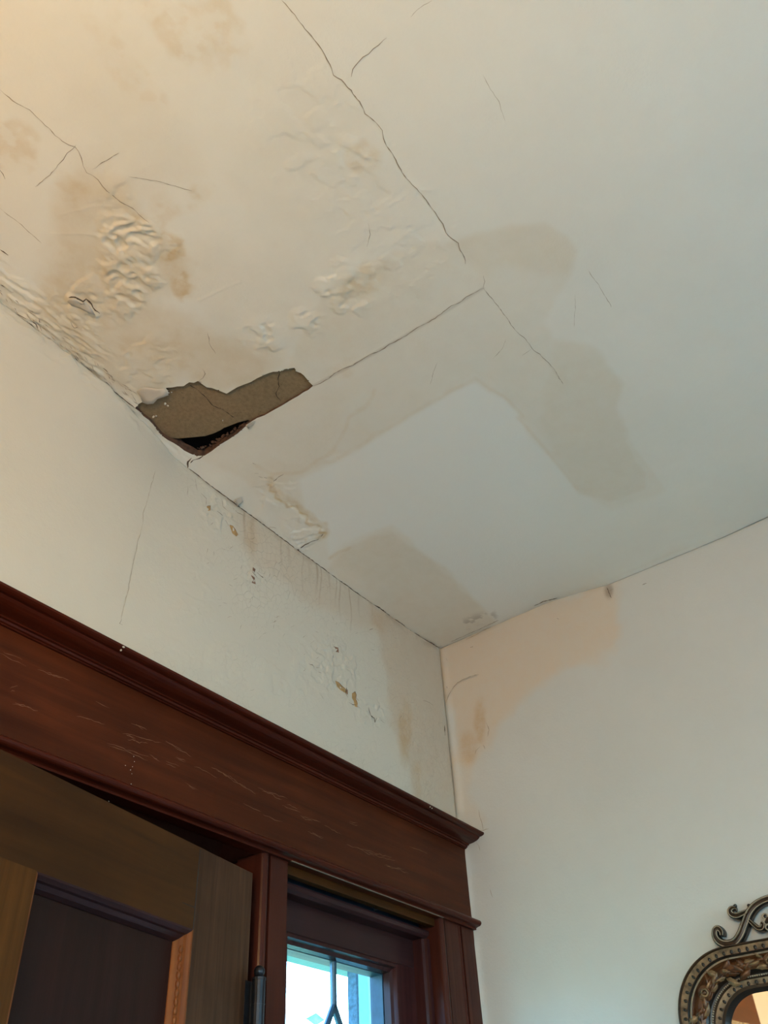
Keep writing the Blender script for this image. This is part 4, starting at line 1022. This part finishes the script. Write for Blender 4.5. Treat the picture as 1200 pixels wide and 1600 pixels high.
# ================================================================= PENDANT LAMP (behind the camera's view, warm light)
lamp = thing('pendant_lamp', 'warm glass globe pendant lamp hanging from the ceiling left of the door', 'lamp', (-2.75, -1.05, H))
LL = .62
b = MB(); b.tube([(0, 0, 0), (0, 0, -.02), (0, 0, -.035)], [.06, .055, .015], 24); b.build('ceiling_rose', IRON, lamp, True)
b = MB(); b.tube([(0, 0, -.03), (0, 0, -LL+.1)], .006, 10); b.build('rod', IRON, lamp, True)
m, nt, bs = newmat('glowing_opal_glass'); bs.inputs['Base Color'].default_value = (.9, .8, .65, 1); bs.inputs['Emission Color'].default_value = (1, .72, .42, 1); bs.inputs['Emission Strength'].default_value = 12.0
b = MB(); b.ball((0, 0, -LL), .10, None, 1, 1, .9, 24, 16); gl_ = b.build('glass_globe', m, lamp, True)
ld = bpy.data.lights.new('lamp_bulb', 'POINT'); ld.energy = 62; ld.color = (1, .58, .17); ld.shadow_soft_size = .10
lo = bpy.data.objects.new('lamp_bulb', ld); COL.objects.link(lo); lo.location = (-2.75, -1.05, H-LL-.13)

# ================================================================= OUTSIDE, through the sidelight
STONE = simple('painted_porch_column', (.15, .30, .32), .7, 0, .06); BRICK = simple('grey_blue_brick', (.07, .12, .17), .9, 0, .45, 60)
LEAFM = simple('bright_leaves', (.22, .42, .18), .7, 0, .4, 12)
def outx(u, v, y): return on((u, v), 1, y)
yo = 1.6
a = outx(560, 1560, yo+.06)[0]; c = outx(700, 1560, yo)[0]; d0 = outx(543, 1560, yo+.30)[0]
col = thing('porch_column', 'pale painted porch column outside the sidelight glass', 'column', ((a+c)/2, yo+.03, -.4))
b = MB(); b.box((a-(a+c)/2, -.03, 0), (c-(a+c)/2, .03, 3.9)); b.build('shaft', STONE, col, bevel=.004)
b = MB(); b.box((a-.03-(a+c)/2, -.05, 0), (c+.03-(a+c)/2, .05, .25)); b.build('plinth', STONE, col, bevel=.01)
dp = thing('brick_pier', 'grey blue rough brick pier behind the porch column', 'pier', (d0+.11, yo+.27, -.4))
b = MB(); b.box((-.11, -.03, 0), (.11, .03, 3.9)); b.build('shaft', BRICK, dp, bevel=.004)
zb_ = outx(470, 1500, yo)[2]
beam = thing('porch_beam', 'pale porch beam above the sidelight view', 'beam', (1.2, yo+.35, zb_+.20))
b = MB(); b.box((-2.2, -.12, -.06), (1.4, .12, .12)); b.build('beam_board', STONE, beam)
tr = thing('garden_tree', 'pale leafy tree seen white through the sidelight glass', 'tree', (4.2, 6.5, -.6))
b = MB(); b.tube([(0, 0, 0), (.1, 0, 1.4), (0, .1, 2.6)], [.18, .14, .08], 10); b.build('trunk', BRICK, tr)
b = MB()
for k in range(500):
    v = Vector((rnd.gauss(0, .8), rnd.gauss(0, .8), 3.0+rnd.gauss(0, .6))); s_ = rnd.uniform(.06, .13); r_ = Matrix.Rotation(rnd.uniform(0, 6), 3, 'Z')@Matrix.Rotation(rnd.uniform(0, 3), 3, 'X')
    b.add([v+r_@Vector(p) for p in ((-s_, 0, 0), (0, -s_*.5, .01), (s_, 0, 0), (0, s_*.5, .01))], [(0, 1, 2, 3)])
b.build('foliage', LEAFM, tr)
gr = MB(); gr.box((-14, .3, -.5), (14, 16, -.4)); o = gr.build('ground', LEAFM); struct(o, 'garden ground outside')
